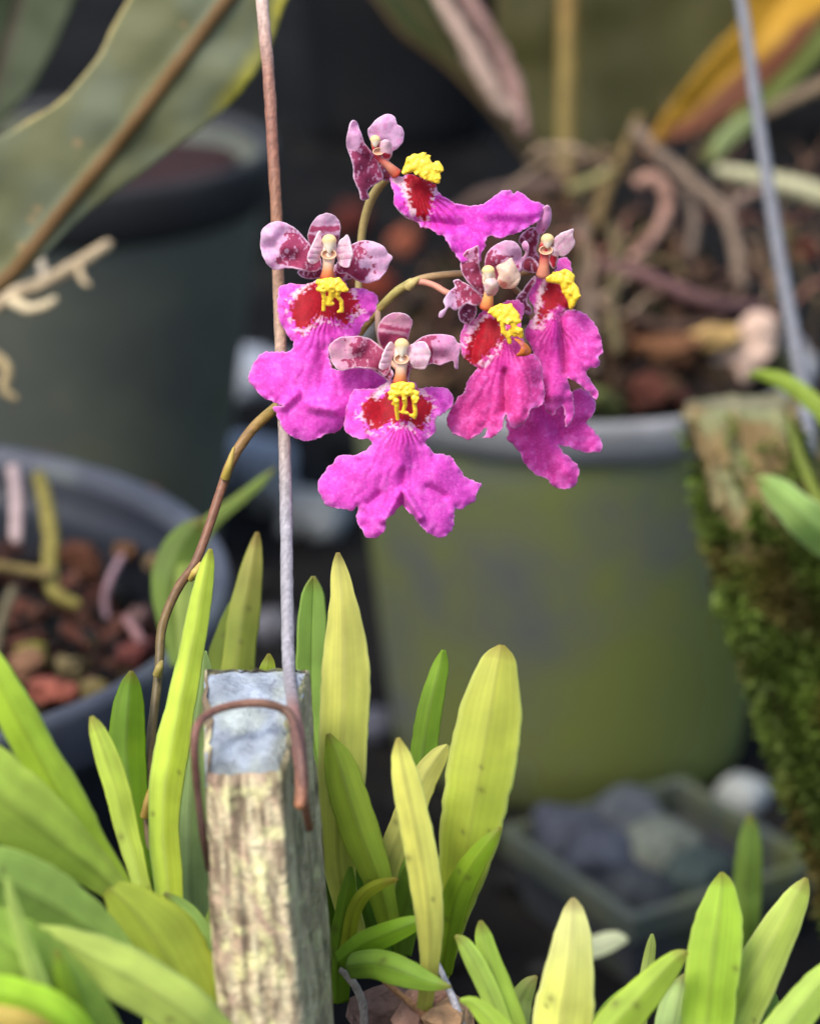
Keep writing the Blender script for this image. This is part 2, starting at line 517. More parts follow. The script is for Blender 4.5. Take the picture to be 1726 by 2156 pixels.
# wide shallow pan, lower left
PAN_Z = 0.12
c = G(-500, 1225, PAN_Z); c[2] = GZ
PAN = c.copy(); PAN_R = 0.112
round_pot('wide_pan', c, PAN_R, 0.085, PAN_Z - GZ, M_pan, M_pan_rim, 'wide blue-grey pan filled with bark chips and roots', rim_h=0.016, rim_out=0.004)
# algae pot at the centre
c = G(1240, 892, 0.109) + np.array([0, 0.0750, 0]); c[2] = GZ
CPOT = c.copy(); CPOT_R = 0.0750
round_pot('algae_pot', c, CPOT_R, 0.0575, 0.109 - GZ, M_pot_alg, M_rim_grey, 'grey plastic pot stained with green algae and holding an old orchid', rim_h=0.0125, rim_out=0.0035)
# black pots at the back
for px, py, r, h, lab in ((840, 330, .07, .12, 'black plastic pot in deep shade behind the topmost flower'), (1800, 330, .08, .16, 'black plastic pot beyond the grey hanger wire, near the pale root')):
    c = G(px, py, GZ); c[1] += r
    round_pot('black_pot', c, r, r * .78, h, M_black, M_black, lab, rim_h=0.014)
    c2 = c + np.array([0, 0, h - .02])
    v, f = lump(c2, (r * .84, r * .84, .004), 9 + px, 4, .08)
    q_ = np.hypot(v[:, 0] - c2[0], v[:, 1] - c2[1]); k_ = np.minimum(1, r * .89 / np.maximum(q_, 1e-6)); v[:, 0] = c2[0] + (v[:, 0] - c2[0]) * k_; v[:, 1] = c2[1] + (v[:, 1] - c2[1]) * k_
    tag(mesh('potting_soil', v, f, M_bark, cols=np.tile(lin((34, 28, 26)), (len(v), 1))), 'dark soil filling the ' + lab, 'soil', kind='stuff')

# square pot, lower right
near = G(1328, 1934, 0.0); near[2] = GZ
e1 = np.array([-0.0268, 0.0437, 0]); e1 /= np.linalg.norm(e1)
e2 = np.array([0.0437, 0.0268, 0]); e2 /= np.linalg.norm(e2)
SQ, SQH = 0.067, -GZ
cen = near + (e1 + e2) * SQ / 2
root = empty('square_pot', cen, None, 'square grey plastic pot with mossy rim, one corner pointing forward', 'plant pot')
def box_ring(name, half_o0, half_o1, half_i0, half_i1, z0, z1, mat, bottom=False):
    V = []; F = []
    for hf, z in ((half_o0, z0), (half_o1, z1), (half_i1, z1), (half_i0, z0)):
        for sx, sy in ((-1, -1), (1, -1), (1, 1), (-1, 1)):
            V.append(cen + e2 * sx * hf + e1 * sy * hf + np.array([0, 0, z]))
    for r in range(4):
        for j in range(4):
            F.append((r * 4 + j, r * 4 + (j + 1) % 4, ((r + 1) % 4) * 4 + (j + 1) % 4, ((r + 1) % 4) * 4 + j))
    o = mesh(name, V, F, mat, root, smooth=False)
    bv = o.modifiers.new('edge', 'BEVEL'); bv.width = 0.0012; bv.segments = 2
    return o
box_ring('body', SQ * .40, SQ * .475, SQ * .38, SQ * .455, 0.0, SQH - .009, M_tray)
box_ring('rim', SQ * .495, SQ * .5, SQ * .44, SQ * .445, SQH - .0092, SQH, M_tray_rim)
v, f = lump(cen + np.array([0, 0, SQH - .012]), (SQ * .42, SQ * .42, .006), 3, 3, .1, Matrix(((e2[0], e1[0], 0), (e2[1], e1[1], 0), (0, 0, 1))))
tag(mesh('soil', v, f, M_bark, cols=np.tile(lin((40, 40, 42)), (len(v), 1))), 'dark fill inside the square grey pot', 'soil', kind='stuff')
# big grey stones inside the square pot
stones = [((1205, 1770), (.011, .009, .008), (62, 65, 74)), ((1310, 1745), (.012, .009, .009), (70, 74, 78)), ((1395, 1815), (.010, .009, .008), (92, 97, 88)),
          ((1285, 1830), (.010, .008, .008), (60, 64, 74)), ((1345, 1885), (.008, .007, .006), (48, 52, 56)), ((1460, 1850), (.009, .008, .007), (50, 60, 58))]
labs = ['lilac-grey stone in the square pot, nearest the algae pot on the left', 'dark grey stone at the back of the square pot', 'pale grey-green round stone on the right in the square pot',
        'blue-grey stone in the middle of the square pot', 'small dark stone in the front corner of the square pot', 'teal-grey stone by the right rim of the square pot']
for k, ((px, py), sz, rgb) in enumerate(stones):
    c = G(px, py, -.004); sz = tuple(1.2 * q for q in sz)
    v, f = lump(c, sz, 40 + k, 3, .22, Euler((.2, .1, rng.uniform(0, 3))))
    cc = lin(rgb) * (0.75 + .5 * fbm(v[:, 0] * 300, v[:, 1] * 300 + v[:, 2] * 200, k)[:, None])
    tag(mesh('stone', v, f, M_bark, cols=cc), labs[k], 'stone', 'stones in the square pot')

# white stones on the ground
wst = [((540, 795), .0175, (150, 156, 164), 'white stone on dark ground just left of the lowest left flower lobe'), ((535, 985), .020, (140, 146, 154), 'white stone behind the bend of the flower stem'),
       ((660, 1085), .0165, (146, 150, 150), 'pale stone to the right of the upright wire, below the flowers'), ((578, 1050), .011, (120, 122, 118), 'small pale stone directly behind the upright wire'),
       ((1560, 1668), .0090, (150, 154, 150), 'white stone at the foot of the algae pot by the mossy slab'), ((570, 1320), .009, (96, 96, 102), 'small grey stone behind the top of the wooden post'),
       ((795, 1530), .008, (78, 80, 90), 'small grey stone low beside the algae pot'), ((838, 165), .022, (92, 98, 104), 'dull grey stone in the dark at the back')]
for k, ((px, py), s, rgb, lab) in enumerate(wst):
    c = G(px, py, GZ + s * .35)
    v, f = lump(c, (s, s * .8, s * .62), 70 + k, 3, .2, Euler((.1, .1, rng.uniform(0, 3))))
    tag(mesh('white_stone' if k < 5 else 'grey_stone', v, f, M_bark, cols=np.tile(lin(rgb), (len(v), 1))), lab, 'stone', 'stones on the ground')

# ------------------------------------------------------------------ bark fills
def fill_bed(name, centre, r, z, dome, ncv, palette, label, smin, smax, seed):
    parts = []
    v, f = [], []
    for a in range(15):                       # the packed bed the chips lie on
        for b_ in range(48):
            q = r * a / 14; an = b_ * math.tau / 48
            v.append((centre[0] + q * math.cos(an), centre[1] + q * math.sin(an), z - .010 + dome * (1 - (a / 14) ** 2) + .003 * (rng.random() - .5)))
            if a < 14:
                f.append((a * 48 + b_, a * 48 + (b_ + 1) % 48, (a + 1) * 48 + (b_ + 1) % 48, (a + 1) * 48 + b_))
    v = np.array(v)
    parts.append((v, f, lin(palette[0]) * .5))
    for k in range(ncv):
        a = rng.uniform(0, 6.283); q = (r - smax * .8) * math.sqrt(rng.random())
        h = dome * max(0, 1 - (q / r) ** 2)
        s = rng.uniform(smin, smax)
        v, f = lump((centre[0] + q * math.cos(a), centre[1] + q * math.sin(a), z - .0075 + h + rng.uniform(-.002, .005)),
                    (s, s * rng.uniform(.35, .8), s * rng.uniform(.2, .5)), seed + k, 1, .3, rrot())
        parts.append((v, f, lin(palette[rng.randrange(len(palette))]) * rng.uniform(.5, 1.2)))
    V, F, C = merge(parts)
    return tag(mesh(name, V, F, M_bark, cols=C, smooth=False), label, 'potting mix', kind='stuff')

fill_bed('bark_mix', PAN, PAN_R - .012, PAN_Z - .018, .003, 1500, [(46, 31, 26), (70, 43, 34), (28, 23, 21), (86, 53, 42), (54, 46, 30), (28, 30, 30), (100, 68, 54)], 'brown bark chip mix filling the wide blue-grey pan', .0025, .0065, 200)
fill_bed('bark_mix', CPOT, CPOT_R - .0065, .1065, .048, 1500, [(46, 36, 29), (68, 50, 38), (28, 23, 21), (88, 66, 48), (52, 47, 31), (64, 38, 32)], 'brown fibrous bark mounded in the algae stained pot', .003, .008, 900)

def on_mound(px, py):
    """View depth at which the ray through a photo point meets the bark mound of the algae pot (None if it misses)."""
    for d in np.arange(.80, 1.02, .002):
        q = P(px, py, d); r = math.hypot(q[0] - CPOT[0], q[1] - CPOT[1]) / (CPOT_R - .0065)
        if r < 1 and q[2] <= .1065 + .0015 + .048 * (1 - r * r):
            return float(d)
    return None

def chip(name, px, py, d, size, rgb, label, cat, group, seed, rot=None, sub=3, rough=.22):
    if d == 'mound':
        d = on_mound(px, py)
        d = d and d - .002
    if d is None or d == 'ground':
        d = depth_at_z(py, GZ + size[2] * .6)
    v, f = lump(P(px, py, d), size, seed, 2, .34, rot or Euler((rng.uniform(-.4, .4), rng.uniform(-.4, .4), rng.uniform(0, 6))))
    cc = lin(rgb) * (0.45 + .6 * fbm(v[:, 0] * 400 + seed, v[:, 1] * 400 + v[:, 2] * 250, seed)[:, None])
    return tag(mesh(name, v, f, M_bark, cols=cc, smooth=False), label, cat, group)

dz = lambda py, z: depth_at_z(py, z)
PC = 'coloured chips in the wide pan'
for k, (px, py, s, rgb, lab) in enumerate([
        (105, 1455, (.012, .008, .006), (196, 108, 88), 'largest salmon pink clay chip, at the near rim of the wide pan'),
        (55, 1405, (.007, .006, .006), (188, 142, 104), 'tan clay chip just under the yellow-green pebble in the wide pan'),
        (70, 1380, (.0065, .006, .006), (172, 180, 74), 'round yellow-green pebble in the wide pan'),
        (148, 1408, (.0055, .005, .005), (166, 158, 104), 'small dull yellow pebble beside the yellow-green one'),
        (200, 1455, (.006, .005, .005), (150, 146, 86), 'small olive pebble near the rim of the wide pan'),
        (283, 1375, (.008, .006, .006), (170, 96, 90), 'dusty pink clay chip against the right rim of the wide pan'),
        (290, 1305, (.008, .004, .005), (150, 120, 116), 'greyish pink sliver of bark near the right rim of the wide pan'),
        (330, 1183, (.006, .004, .004), (196, 170, 120), 'cream bark chip beneath the blurred green leaf in the wide pan'),
        (265, 1160, (.005, .005, .004), (176, 128, 84), 'small tan chip left of the cream chip in the wide pan'),
        (310, 1060, (.011, .006, .005), (150, 92, 74), 'reddish bark chip at the far right of the wide pan'),
        (180, 1180, (.013, .008, .006), (126, 78, 52), 'rusty brown bark chip beside the olive root in the wide pan'),
        (120, 985, (.014, .005, .004), (96, 40, 38), 'dark red bark slab along the far rim of the wide pan'),
        (375, 1295, (.007, .004, .004), (160, 126, 124), 'pale pink chip next to the flower stem in the wide pan')]):
    chip('clay_chip' if k in (0, 1, 5) else ('pebble' if k in (2, 3, 4) else 'bark_chip'), px, py, dz(py, PAN_Z - .016), tuple(.58 * q for q in s), tuple(np.array(rgb) * .62 + np.array((92, 62, 48)) * .34), lab, 'chip', PC, 300 + k)

BC = 'pale bark pieces in the algae pot'
chip('bark_piece', 1478, 716, 'mound', (.0125, .0050, .0042), (214, 176, 112), 'long tan bark piece lying left of the big pale chunk', 'bark', BC, 400, Euler((0, -.18, .15)))
chip('bark_piece', 1562, 745, 'mound', (.0150, .0066, .0068), (222, 190, 168), 'big pale pinkish bark chunk standing above the mossy slab', 'bark', BC, 401, Euler((0, -.85, 0)))
chip('bark_piece', 1400, 735, 'mound', (.012, .005, .004), (128, 88, 60), 'brown bark piece left of the long tan piece', 'bark', BC, 402, Euler((0, .05, .2)))
chip('bark_piece', 1360, 820, 'mound', (.009, .005, .004), (88, 50, 40), 'red-brown bark piece at the front of the algae pot', 'bark', BC, 403)
chip('bark_piece', 1265, 846, 'mound', (.008, .005, .004), (96, 100, 56), 'moss green clump on the front edge of the algae pot', 'bark', BC, 404)
chip('bark_piece', 1690, 530, 'ground', (.006, .004, .004), (120, 58, 38), 'orange-brown chip right of the grey hanger wire', 'bark', BC, 405)
chip('bark_piece', 850, 510, 'ground', (.0065, .006, .008), (170, 96, 70), 'orange clay ball in shade between the left and top flowers', 'clay ball', BC, 406)
chip('bark_piece', 790, 600, 'ground', (.010, .008, .008), (130, 58, 40), 'larger red-orange clay piece behind the left flower', 'clay ball', BC, 407)
chip('bark_piece', 735, 470, 'ground', (.010, .008, .009), (86, 38, 30), 'dull red clay piece hidden above the left flower', 'clay ball', BC, 408)

# pot of bark at the bottom edge that carries the strap-leaved orchids and the post
FP = np.array([0.0, .345, GZ])
round_pot('front_pot', FP, .072, .056, .130 - GZ, M_pan, M_pan, 'dark pot at the bottom edge beneath the strap-leaved orchids', rim_h=0.014)
fill_bed('bark_mix', FP, .063, .128, .028, 420, [(96, 74, 60), (128, 96, 78), (60, 48, 42), (150, 118, 100), (84, 70, 48), (110, 66, 50)], 'brown bark under the strap-leaved orchids at the bottom edge', .003, .009, 1500)
chip('bark_chip', 880, 2128, .432, (.0048, .003, .0026), (190, 146, 124), 'pinkish bark chip at the bottom edge right of the post', 'chip', 'chips at the bottom edge', 1700)
chip('bark_chip', 945, 2150, .428, (.0044, .003, .0026), (196, 156, 118), 'tan bark chip at the bottom edge under the paired green leaves', 'chip', 'chips at the bottom edge', 1701)
chip('bark_chip', 800, 2120, .440, (.0044, .003, .0026), (140, 112, 100), 'grey-brown bark chip at the bottom edge close to the post', 'chip', 'chips at the bottom edge', 1702)

# ------------------------------------------------------------------ old orchid in the algae pot
old = empty('old_orchid', CPOT + np.array([0, 0, .11]), None, 'old orchid with broad olive leaves and tangled roots in the algae pot', 'orchid')

def rib_sheet(name, outline, rib, d0, tilt, fold, base, parent, ribc=None, edgec=None, edgew=14, seed=0, spacing=9, thick=.0007, label=None, extra=None, warp=0.004, mat=None, ridge=0.0, ribw=(9, 14)):
    rib = np.array(rib, float)
    def depth(x, y, e):
        r, _ = dist_poly(x, y, rib, closed=False)
        cx, cy = rib.mean(0)
        return d0 + tilt[0] * (x - cx) + tilt[1] * (y - cy) - fold * r - ridge * np.exp(-(r / 13) ** 2) + warp * 2 * (fbm(x / 160, y / 160, seed, 2) - .5)
    def color(x, y, e):
        r, _ = dist_poly(x, y, rib, closed=False)
        c = lin(base)[None, :] * (0.84 + .32 * fbm(x / 90, y / 90, seed + 3, 3))[:, None]
        if extra is not None: c = extra(x, y, e, c)
        if edgec is not None:
            c = mixc(c, lin(edgec)[None, :], (1 - sstep(edgew * .3, edgew, e)) * .8)
        if ribc is not None:
            c = mixc(c, lin(ribc)[None, :], (1 - sstep(*ribw, r)) * .9)
        return c
    return sheet(name, outline, depth, color, mat or M_broad, parent, spacing=spacing, thick=thick, edge=2, efreq=.02, seed=seed, label=label)

rib_sheet('leaf', [(1060, -300), (1180, -480), (1360, -560), (1540, -480), (1630, -280), (1610, -60), (1530, 90), (1450, 190), (1350, 280), (1270, 335), (1190, 350), (1130, 320), (1085, 220), (1045, 90)], [(1360, -560), (1250, -60), (1200, 340)], .985, (0, 0), -2e-5, (64, 62, 30), old, seed=31, edgec=(78, 66, 34))
rib_sheet('leaf', [(560, -230), (480, -380), (540, -420), (700, -300), (890, -60), (985, 70), (1060, 170), (1130, 290), (1160, 370), (1110, 340), (1030, 235), (935, 140), (850, 75), (740, -60)], [(500, -400), (810, -60), (970, 130), (1140, 350)], .94, (0, 0), 6e-5, (46, 56, 26), old, seed=32, ribc=(70, 62, 36), edgec=(92, 66, 40))
def yb(x, y, e, c):
    t = (x - 1380) * .62 + (y - 275) * 0.785   # across the blade, positive = lower right side
    n = 26 * (fbm(x / 60, y / 60, 77) - .5)
    m_ = sstep(-2, 26, t + n)
    return mixc(np.tile(lin((168, 128, 38)), (len(x), 1)), lin((90, 48, 26))[None, :] * (0.8 + .4 * fbm(x / 30, y / 30, 5))[:, None], m_)
rib_sheet('leaf', [(1585, -60), (1700, -240), (1830, -360), (1880, -320), (1850, -180), (1790, -60), (1730, 40), (1660, 130), (1570, 215), (1480, 275), (1400, 300), (1375, 285), (1425, 205), (1500, 110), (1560, 40)], [(1870, -350), (1690, -60), (1560, 130), (1390, 290)], .90, (0, 0), 8e-5, (150, 100, 40), old, seed=33, extra=yb, label='dying yellow and rust brown leaf')
rib_sheet('leaf', [(1980, -140), (1960, -60), (1800, 60), (1700, 150), (1600, 250), (1520, 330), (1480, 345), (1490, 310), (1560, 220), (1660, 100), (1800, 0)], [(1960, -100), (1790, 20), (1500, 330)], .93, (0, 0), 3e-5, (112, 122, 62), old, seed=34)
ptube('leaf_stalk', [(1200, -330, .955), (1196, -80, .95), (1193, 120, .948), (1190, 330, .945), (1188, 470, .94)], [22, 40, 42, 46, 54], M_stem, old, [(128, 96, 38), (128, 96, 38), (118, 98, 38), (112, 96, 40), (106, 62, 36)], bumps=.05)
for k, (pp, w, rgb) in enumerate([
        ([(905, -40, .93), (960, 50, .925), (1005, 130, .92), (1050, 210, .92), (1085, 245, .92)], [14, 34, 40, 36, 22], (196, 168, 150)),
        ([(960, -40, .935), (1010, 40, .93), (1060, 130, .93), (1085, 200, .925), (1105, 280, .92)], [20, 30, 38, 34, 20], (164, 130, 120))]):
    ptube('dry_sheath', pp, w, M_root, old, tuple(q * .85 for q in rgb), bumps=.3, seed=k)
roots = [
    ([(1335, 270, .90), (1400, 335, .89), (1470, 395, .885), (1525, 450, .88), (1550, 530, .875), (1556, 600, .87)], 30, (158, 136, 116)),
    ([(1340, 388, .86), (1372, 372, .855), (1402, 405, .85), (1400, 450, .85), (1375, 500, .855), (1330, 545, .86)], [24, 30, 30, 28, 26, 24], (188, 146, 126)),
    ([(1345, 250, .92), (1315, 320, .90), (1280, 390, .89), (1255, 470, .88)], 26, (128, 106, 66)),
    ([(1510, 360, .87), (1590, 372, .865), (1660, 392, .86), (1760, 418, .86)], [30, 36, 46, 50], (206, 202, 160)),
    ([(1270, 560, .87), (1340, 575, .862), (1420, 610, .855), (1500, 640, .85), (1600, 650, .85)], [30, 30, 34, 34, 30], (132, 96, 92)),
    ([(1520, 455, .88), (1560, 420, .88), (1620, 390, .875)], 24, (146, 122, 108)),
    ([(1590, 250, .89), (1650, 215, .89), (1760, 165, .90)], [20, 30, 34], (160, 138, 108)),
    ([(1405, 240, .89), (1385, 285, .885), (1360, 320, .88)], [16, 26, 18], (178, 116, 66)),
    ([(1490, 205, .88), (1465, 250, .88), (1450, 280, .88)], [14, 24, 14], (168, 112, 84)),
    ([(1225, 470, .87), (1240, 580, .86), (1242, 680, .852), (1250, 780, .845)], 26, (122, 104, 88)),
    ([(1440, 395, .88), (1462, 460, .872), (1452, 540, .865)], 24, (120, 104, 90)),
    ([(1290, 360, .90), (1250, 380, .895), (1200, 400, .89)], 26, (150, 142, 92)),
    ([(1650, 480, .87), (1640, 560, .86), (1650, 640, .855)], 26, (120, 108, 66)),
    ([(1290, 480, .88), (1300, 540, .87), (1285, 650, .86), (1300, 740, .85)], 30, (104, 92, 62)),
    ([(930, 470, 1.0), (1010, 420, .98), (1100, 400, .95), (1180, 390, .93)], [20, 40, 44, 40], (112, 90, 78)),
    ([(1320, 660, .86), (1400, 690, .85), (1520, 680, .85)], 26, (92, 70, 58)),
]
for k, (pp, w, rgb) in enumerate(roots):
    pp = [(x, y, (on_mound(x, y) or max(d, .905)) - .003) for x, y, d in pp]
    ptube('root', pp, w, M_root, old, tuple(q * .84 for q in rgb), bumps=.12, seed=k + 5, seg=10)
for k in range(46):
    x0 = rng.uniform(1180, 1720); y0 = rng.uniform(330, 720)
    d0_ = .93 - (y0 - 300) / 420 * .075 - rng.uniform(0, .012)
    a0 = rng.uniform(0, 6.28); pp = []
    for j in range(6):
        pp.append((x0, y0, (on_mound(x0, y0) or .915) - .001 - rng.uniform(0, .005)))
        a0 += rng.gauss(0, .55); x0 += 34 * math.cos(a0); y0 += 34 * math.sin(a0); d0_ += rng.gauss(0, .003)
    w0 = rng.uniform(8, 18); pal = [(120, 98, 80), (150, 128, 104), (88, 66, 52), (104, 88, 60), (132, 92, 78)][k % 5]
    ptube('root', pp, [w0 * .7, w0, w0 * .9, w0, w0 * .7, w0 * .35], M_root, old, pal, bumps=.2, seed=k + 300, seg=8)
# fresh pale green root tip / leaf scrap
strap_leaf('leaf', [(1490, 345, .86, 4), (1520, 300, .86, 34), (1560, 265, .86, 40), (1590, 245, .86, 26)], (146, 160, 104), M_leaf, old, fold=.2, seed=9)

# ------------------------------------------------------------------ broad-leaved orchid on the left
bro = empty('broad_orchid', np.array([PAN[0] - .02, PAN[1] + .02, PAN_Z - .01]), None, 'orchid with one broad arching olive leaf with brown midrib, rooted in the wide pan', 'orchid')
def yl(x, y, e, c):
    rx, _ = dist_poly(x, y, np.array([(640, -60), (600, 20), (565, 110), (500, 200), (440, 260), (390, 300)]), closed=False)
    n = fbm(x / 45, y / 45, 21)
    m_ = (1 - sstep(6, 48, rx + 30 * (n - .5))) * sstep(420, 520, x + .3 * (300 - y))
    c = mixc(c, lin((196, 184, 66))[None, :], m_ * .9)
    lx, _ = dist_poly(x, y, np.array([(320, -60), (270, 0), (200, 130), (130, 210), (60, 255), (-40, 300)]), closed=False)
    c = mixc(c, lin((190, 172, 112))[None, :], (1 - sstep(2, 9, lx)) * .85)
    g = sstep(.4, .75, fbm(x / 110, y / 110, 44, 2))
    c = mixc(c, lin((112, 122, 104))[None, :], g * .45)
    for (sx, sy, r) in ((82, 440, 8), (70, 462, 8), (48, 520, 7), (165, 300, 8), (388, 52, 5)):
        c = mixc(c, lin((170, 138, 96))[None, :], np.exp(-(((x - sx) / r) ** 2 + ((y - sy) / r) ** 2)) * .8)
    return c
rib_sheet('leaf', [(760, -520), (560, -380), (420, -180), (340, -80), (270, 0), (200, 130), (130, 210), (60, 255), (0, 292), (-120, 360), (-240, 480), (-330, 640), (-420, 800), (-380, 860), (-260, 800), (-140, 740), (-50, 660), (22, 597), (108, 522), (180, 452), (252, 397), (300, 364), (380, 302), (435, 262), (500, 200), (562, 112), (602, 8), (660, -110), (740, -300)],
          [(750, -500), (620, -200), (540, -80), (478, 0), (252, 299), (126, 450), (30, 572), (-100, 680), (-390, 830)], .60, (0, .00002), -1e-5, (104, 106, 74), bro, ribc=(112, 82, 48), seed=51, extra=yl, spacing=7, thick=.0012, ridge=.0016, warp=.003)
rib_sheet('leaf', [(-30, -200), (90, -320), (200, -260), (190, -80), (140, 40), (90, 150), (30, 230), (-80, 300)], [(110, -310), (60, -60), (-40, 280)], .74, (0, 0), 5e-5, (58, 66, 44), bro, ribc=(60, 52, 40), seed=52)
ptube('leaf_stalk', [(-360, 815, .612), (-430, 900, .63), (-480, 1010, .665), (-500, 1150, .695)], [40, 46, 50, 54], M_stem, bro, (112, 100, 58))
for k, (pp, w, rgb) in enumerate([
        ([(-340, 1100, .70), (-300, 950, .71), (-200, 800, .705), (-60, 690, .70), (20, 625, .70), (90, 598, .70), (150, 565, .70), (190, 540, .70), (232, 512, .70)], [26, 28, 30, 30, 32, 32, 30, 28, 22], (170, 152, 122)),
        ([(20, 628, .70), (60, 650, .695), (98, 643, .69), (118, 628, .69)], [26, 24, 22, 14], (192, 176, 142)),
        ([(95, 600, .70), (92, 570, .71), (80, 530, .72)], [20, 20, 16], (160, 148, 126)),
        ([(165, 558, .70), (175, 590, .695), (188, 600, .69)], [18, 16, 10], (168, 150, 118)),
        ([(-190, 795, .70), (-90, 740, .695), (-40, 735, .69), (15, 775, .69), (10, 820, .69), (35, 840, .69)], [22, 24, 24, 26, 22, 14], (160, 142, 104)),
        ([(28, 985, .735), (36, 1050, .728), (34, 1120, .72), (38, 1140, .718)], [26, 28, 28, 20], (176, 154, 150)),
        ([(82, 1000, .73), (98, 1060, .725), (108, 1130, .72), (106, 1200, .715), (118, 1250, .71), (165, 1275, .71)], [30, 34, 34, 34, 32, 24], (128, 118, 60)),
        ([(-10, 1190, .71), (50, 1200, .71), (110, 1210, .708)], 22, (112, 98, 58)),
        ([(258, 1170, .705), (232, 1220, .70), (222, 1265, .70), (226, 1300, .70)], [14, 17, 17, 12], (140, 112, 116)),
        ([(30, 1240, .70), (10, 1290, .695), (-10, 1380, .69)], 22, (96, 88, 66)),
        ([(265, 1300, .69), (285, 1330, .688), (300, 1350, .687)], 20, (150, 112, 110))]):
    ptube('root', pp, w, M_root, bro, rgb, bumps=.12, seed=k + 40, seg=10)
# ------------------------------------------------------------------ wooden post with its hanger wire
def slab(name, corners_top, corners_bot, mat, parent, color, nx=14, nz=60, rough=.0008, seed=0):
    """Rough four-sided timber between two quads of world points, each face a displaced grid."""
    T4 = np.array(corners_top); B4 = np.array(corners_bot)
    V = []; F = []; C = []; ring = []
    cen_t = T4.mean(0); cen_b = B4.mean(0)
    per = []
    for s in range(4):
        for j in range(nx):
            per.append((s, j / nx))
    n = len(per)
    for i in range(nz + 1):
        t = i / nz
        for k, (s, u) in enumerate(per):
            a = T4[s] * (1 - u) + T4[(s + 1) % 4] * u
            b_ = B4[s] * (1 - u) + B4[(s + 1) % 4] * u
            p = a * (1 - t) + b_ * t
            cc = cen_t * (1 - t) + cen_b * t
            out = p - cc; out /= np.linalg.norm(out)
            q = k / n * 40
            g = float(fbm(q * 1.5, t * 22, seed, 3)) - .5
            g2 = float(vnoise(q * 3.2, t * 5, seed + 9)) - .5
            corner = min(u, 1 - u)
            rnd = -0.5 * rough * math.exp(-corner * 9) - (rough * 1.2 if i == 0 else 0)
            V.append(p + out * (rough * (g * 1.8 + g2 * 1.2) + rnd)); C.append(color(s, u, t, g, g2))
    for i in range(nz):
        for k in range(n):
            F.append((i * n + k, i * n + (k + 1) % n, (i + 1) * n + (k + 1) % n, (i + 1) * n + k))
    # end grain on top
    base = len(V); m_ = nx
    idx = {}
    for a in range(m_ + 1):
        for b2 in range(m_ + 1):
            u, v = a / m_, b2 / m_
            p = (T4[0] * (1 - u) + T4[1] * u) * (1 - v) + (T4[3] * (1 - u) + T4[2] * u) * v
            h = (float(fbm(np.array(u * 5), np.array(v * 7), seed + 3, 3)) - .5) * rough * 2.2
            edge = min(u, 1 - u, v, 1 - v)
            h -= rough * 1.0 * math.exp(-edge * 14)
            up = np.array([0, -.2, 1.0])
            idx[a, b2] = len(V); V.append(p + up * h); C.append(color(4, u, v, h / rough, 0))
    for a in range(m_):
        for b2 in range(m_):
            F.append((idx[a, b2], idx[a + 1, b2], idx[a + 1, b2 + 1], idx[a, b2 + 1]))
    return mesh(name, V, F, mat, parent, np.array(C))

def post_color(s, u, t, g, g2):
    if s == 4:
        # weathered blue-grey end grain
        w = float(fbm(np.array(u * 6), np.array(t * 9), 3, 3))
        rr_ = math.hypot(u - .2, (t - 1.4) * 1.6)
        c = lin((160, 170, 180)) * (.50 + .8 * w) * (.9 + .12 * math.sin(rr_ * 60 + 4 * w))
        k = float(sstep(.55, .75, fbm(np.array(u * 4 + 8), np.array(t * 4), 8, 2)))
        c = c * (1 - .5 * k) + lin((168, 176, 156)) * .5 * k
        dk = float(sstep(.30, .0, t + .25 * (w - .5))); c = c * (1 - .55 * dk) + lin((120, 124, 116)) * .55 * dk
        return c
    st = float(fbm((s + u) * 14, t * 22, 14, 3))
    fine = float(vnoise((s + u) * 30, t * 150, 4))
    pale = lin((214, 204, 164)); tan = lin((182, 164, 132)); dark = lin((120, 104, 84)); pink = lin((176, 148, 126)); lich = lin((212, 208, 150))
    k = float(sstep(.35, .65, st))
    c = dark * (1 - k) + (tan * (1 - fine) + pale * fine) * k
    k2 = float(sstep(.62, .8, vnoise((s + u) * 9 + 30, t * 60, 21)))
    c = c * (1 - .6 * k2) + pink * .6 * k2
    k3 = float(sstep(.55, .75, fbm((s + u) * 6 + 3, t * 60, 31, 2)))
    c = c * (1 - .7 * k3) + lich * .7 * k3
    if s == 1:      # side face: greyer, mossier
        c = c * .5 + lin((150, 152, 118)) * .4
    crk = abs(float(fbm((s + u) * 9, t * 5, 77, 2)) - .5)
    c = c * (1 - .6 * float(sstep(.035, .0, crk)))
    return c * (0.72 + .5 * (g + .5))
DT = .405
# top quad: front-left, front-right, back-right, back-left
ptop = [P(432, 1640, .398), P(592, 1632, .398), P(652, 1402, .428), P(430, 1402, .428)]
pbot = [P(520, 3450, .384), P(735, 3450, .384), P(800, 3360, .412), P(500, 3360, .412)]
post = empty('wooden_post', np.mean(pbot, axis=0), None, 'weathered square wooden post with pale cut top and rusty wire round it', 'post')
slab('timber', ptop, pbot, M_wood, post, post_color, nx=18, nz=190, rough=.0009, seed=2)
RUST, GREY, PINK = (128, 84, 66), (146, 142, 146), (176, 132, 122)
wp = [(505, -900, .505), (535, -300, .48), (552, 0, .466), (566, 160, .463), (574, 300, .461), (583, 470, .459), (590, 700, .4575), (598, 900, .452), (603, 1100, .445), (605, 1300, .436), (608, 1400, .429), (614, 1462, .4185), (620, 1502, .411), (628, 1560, .4035), (636, 1640, .398), (632, 1700, .396)]
wc = [PINK, PINK, (190, 164, 150), (150, 106, 88), (134, 88, 70), (142, 100, 74), (172, 142, 118), (152, 132, 120), GREY, GREY, GREY, (140, 132, 134), (130, 96, 86), (120, 78, 70), (122, 82, 64), (150, 98, 66)]
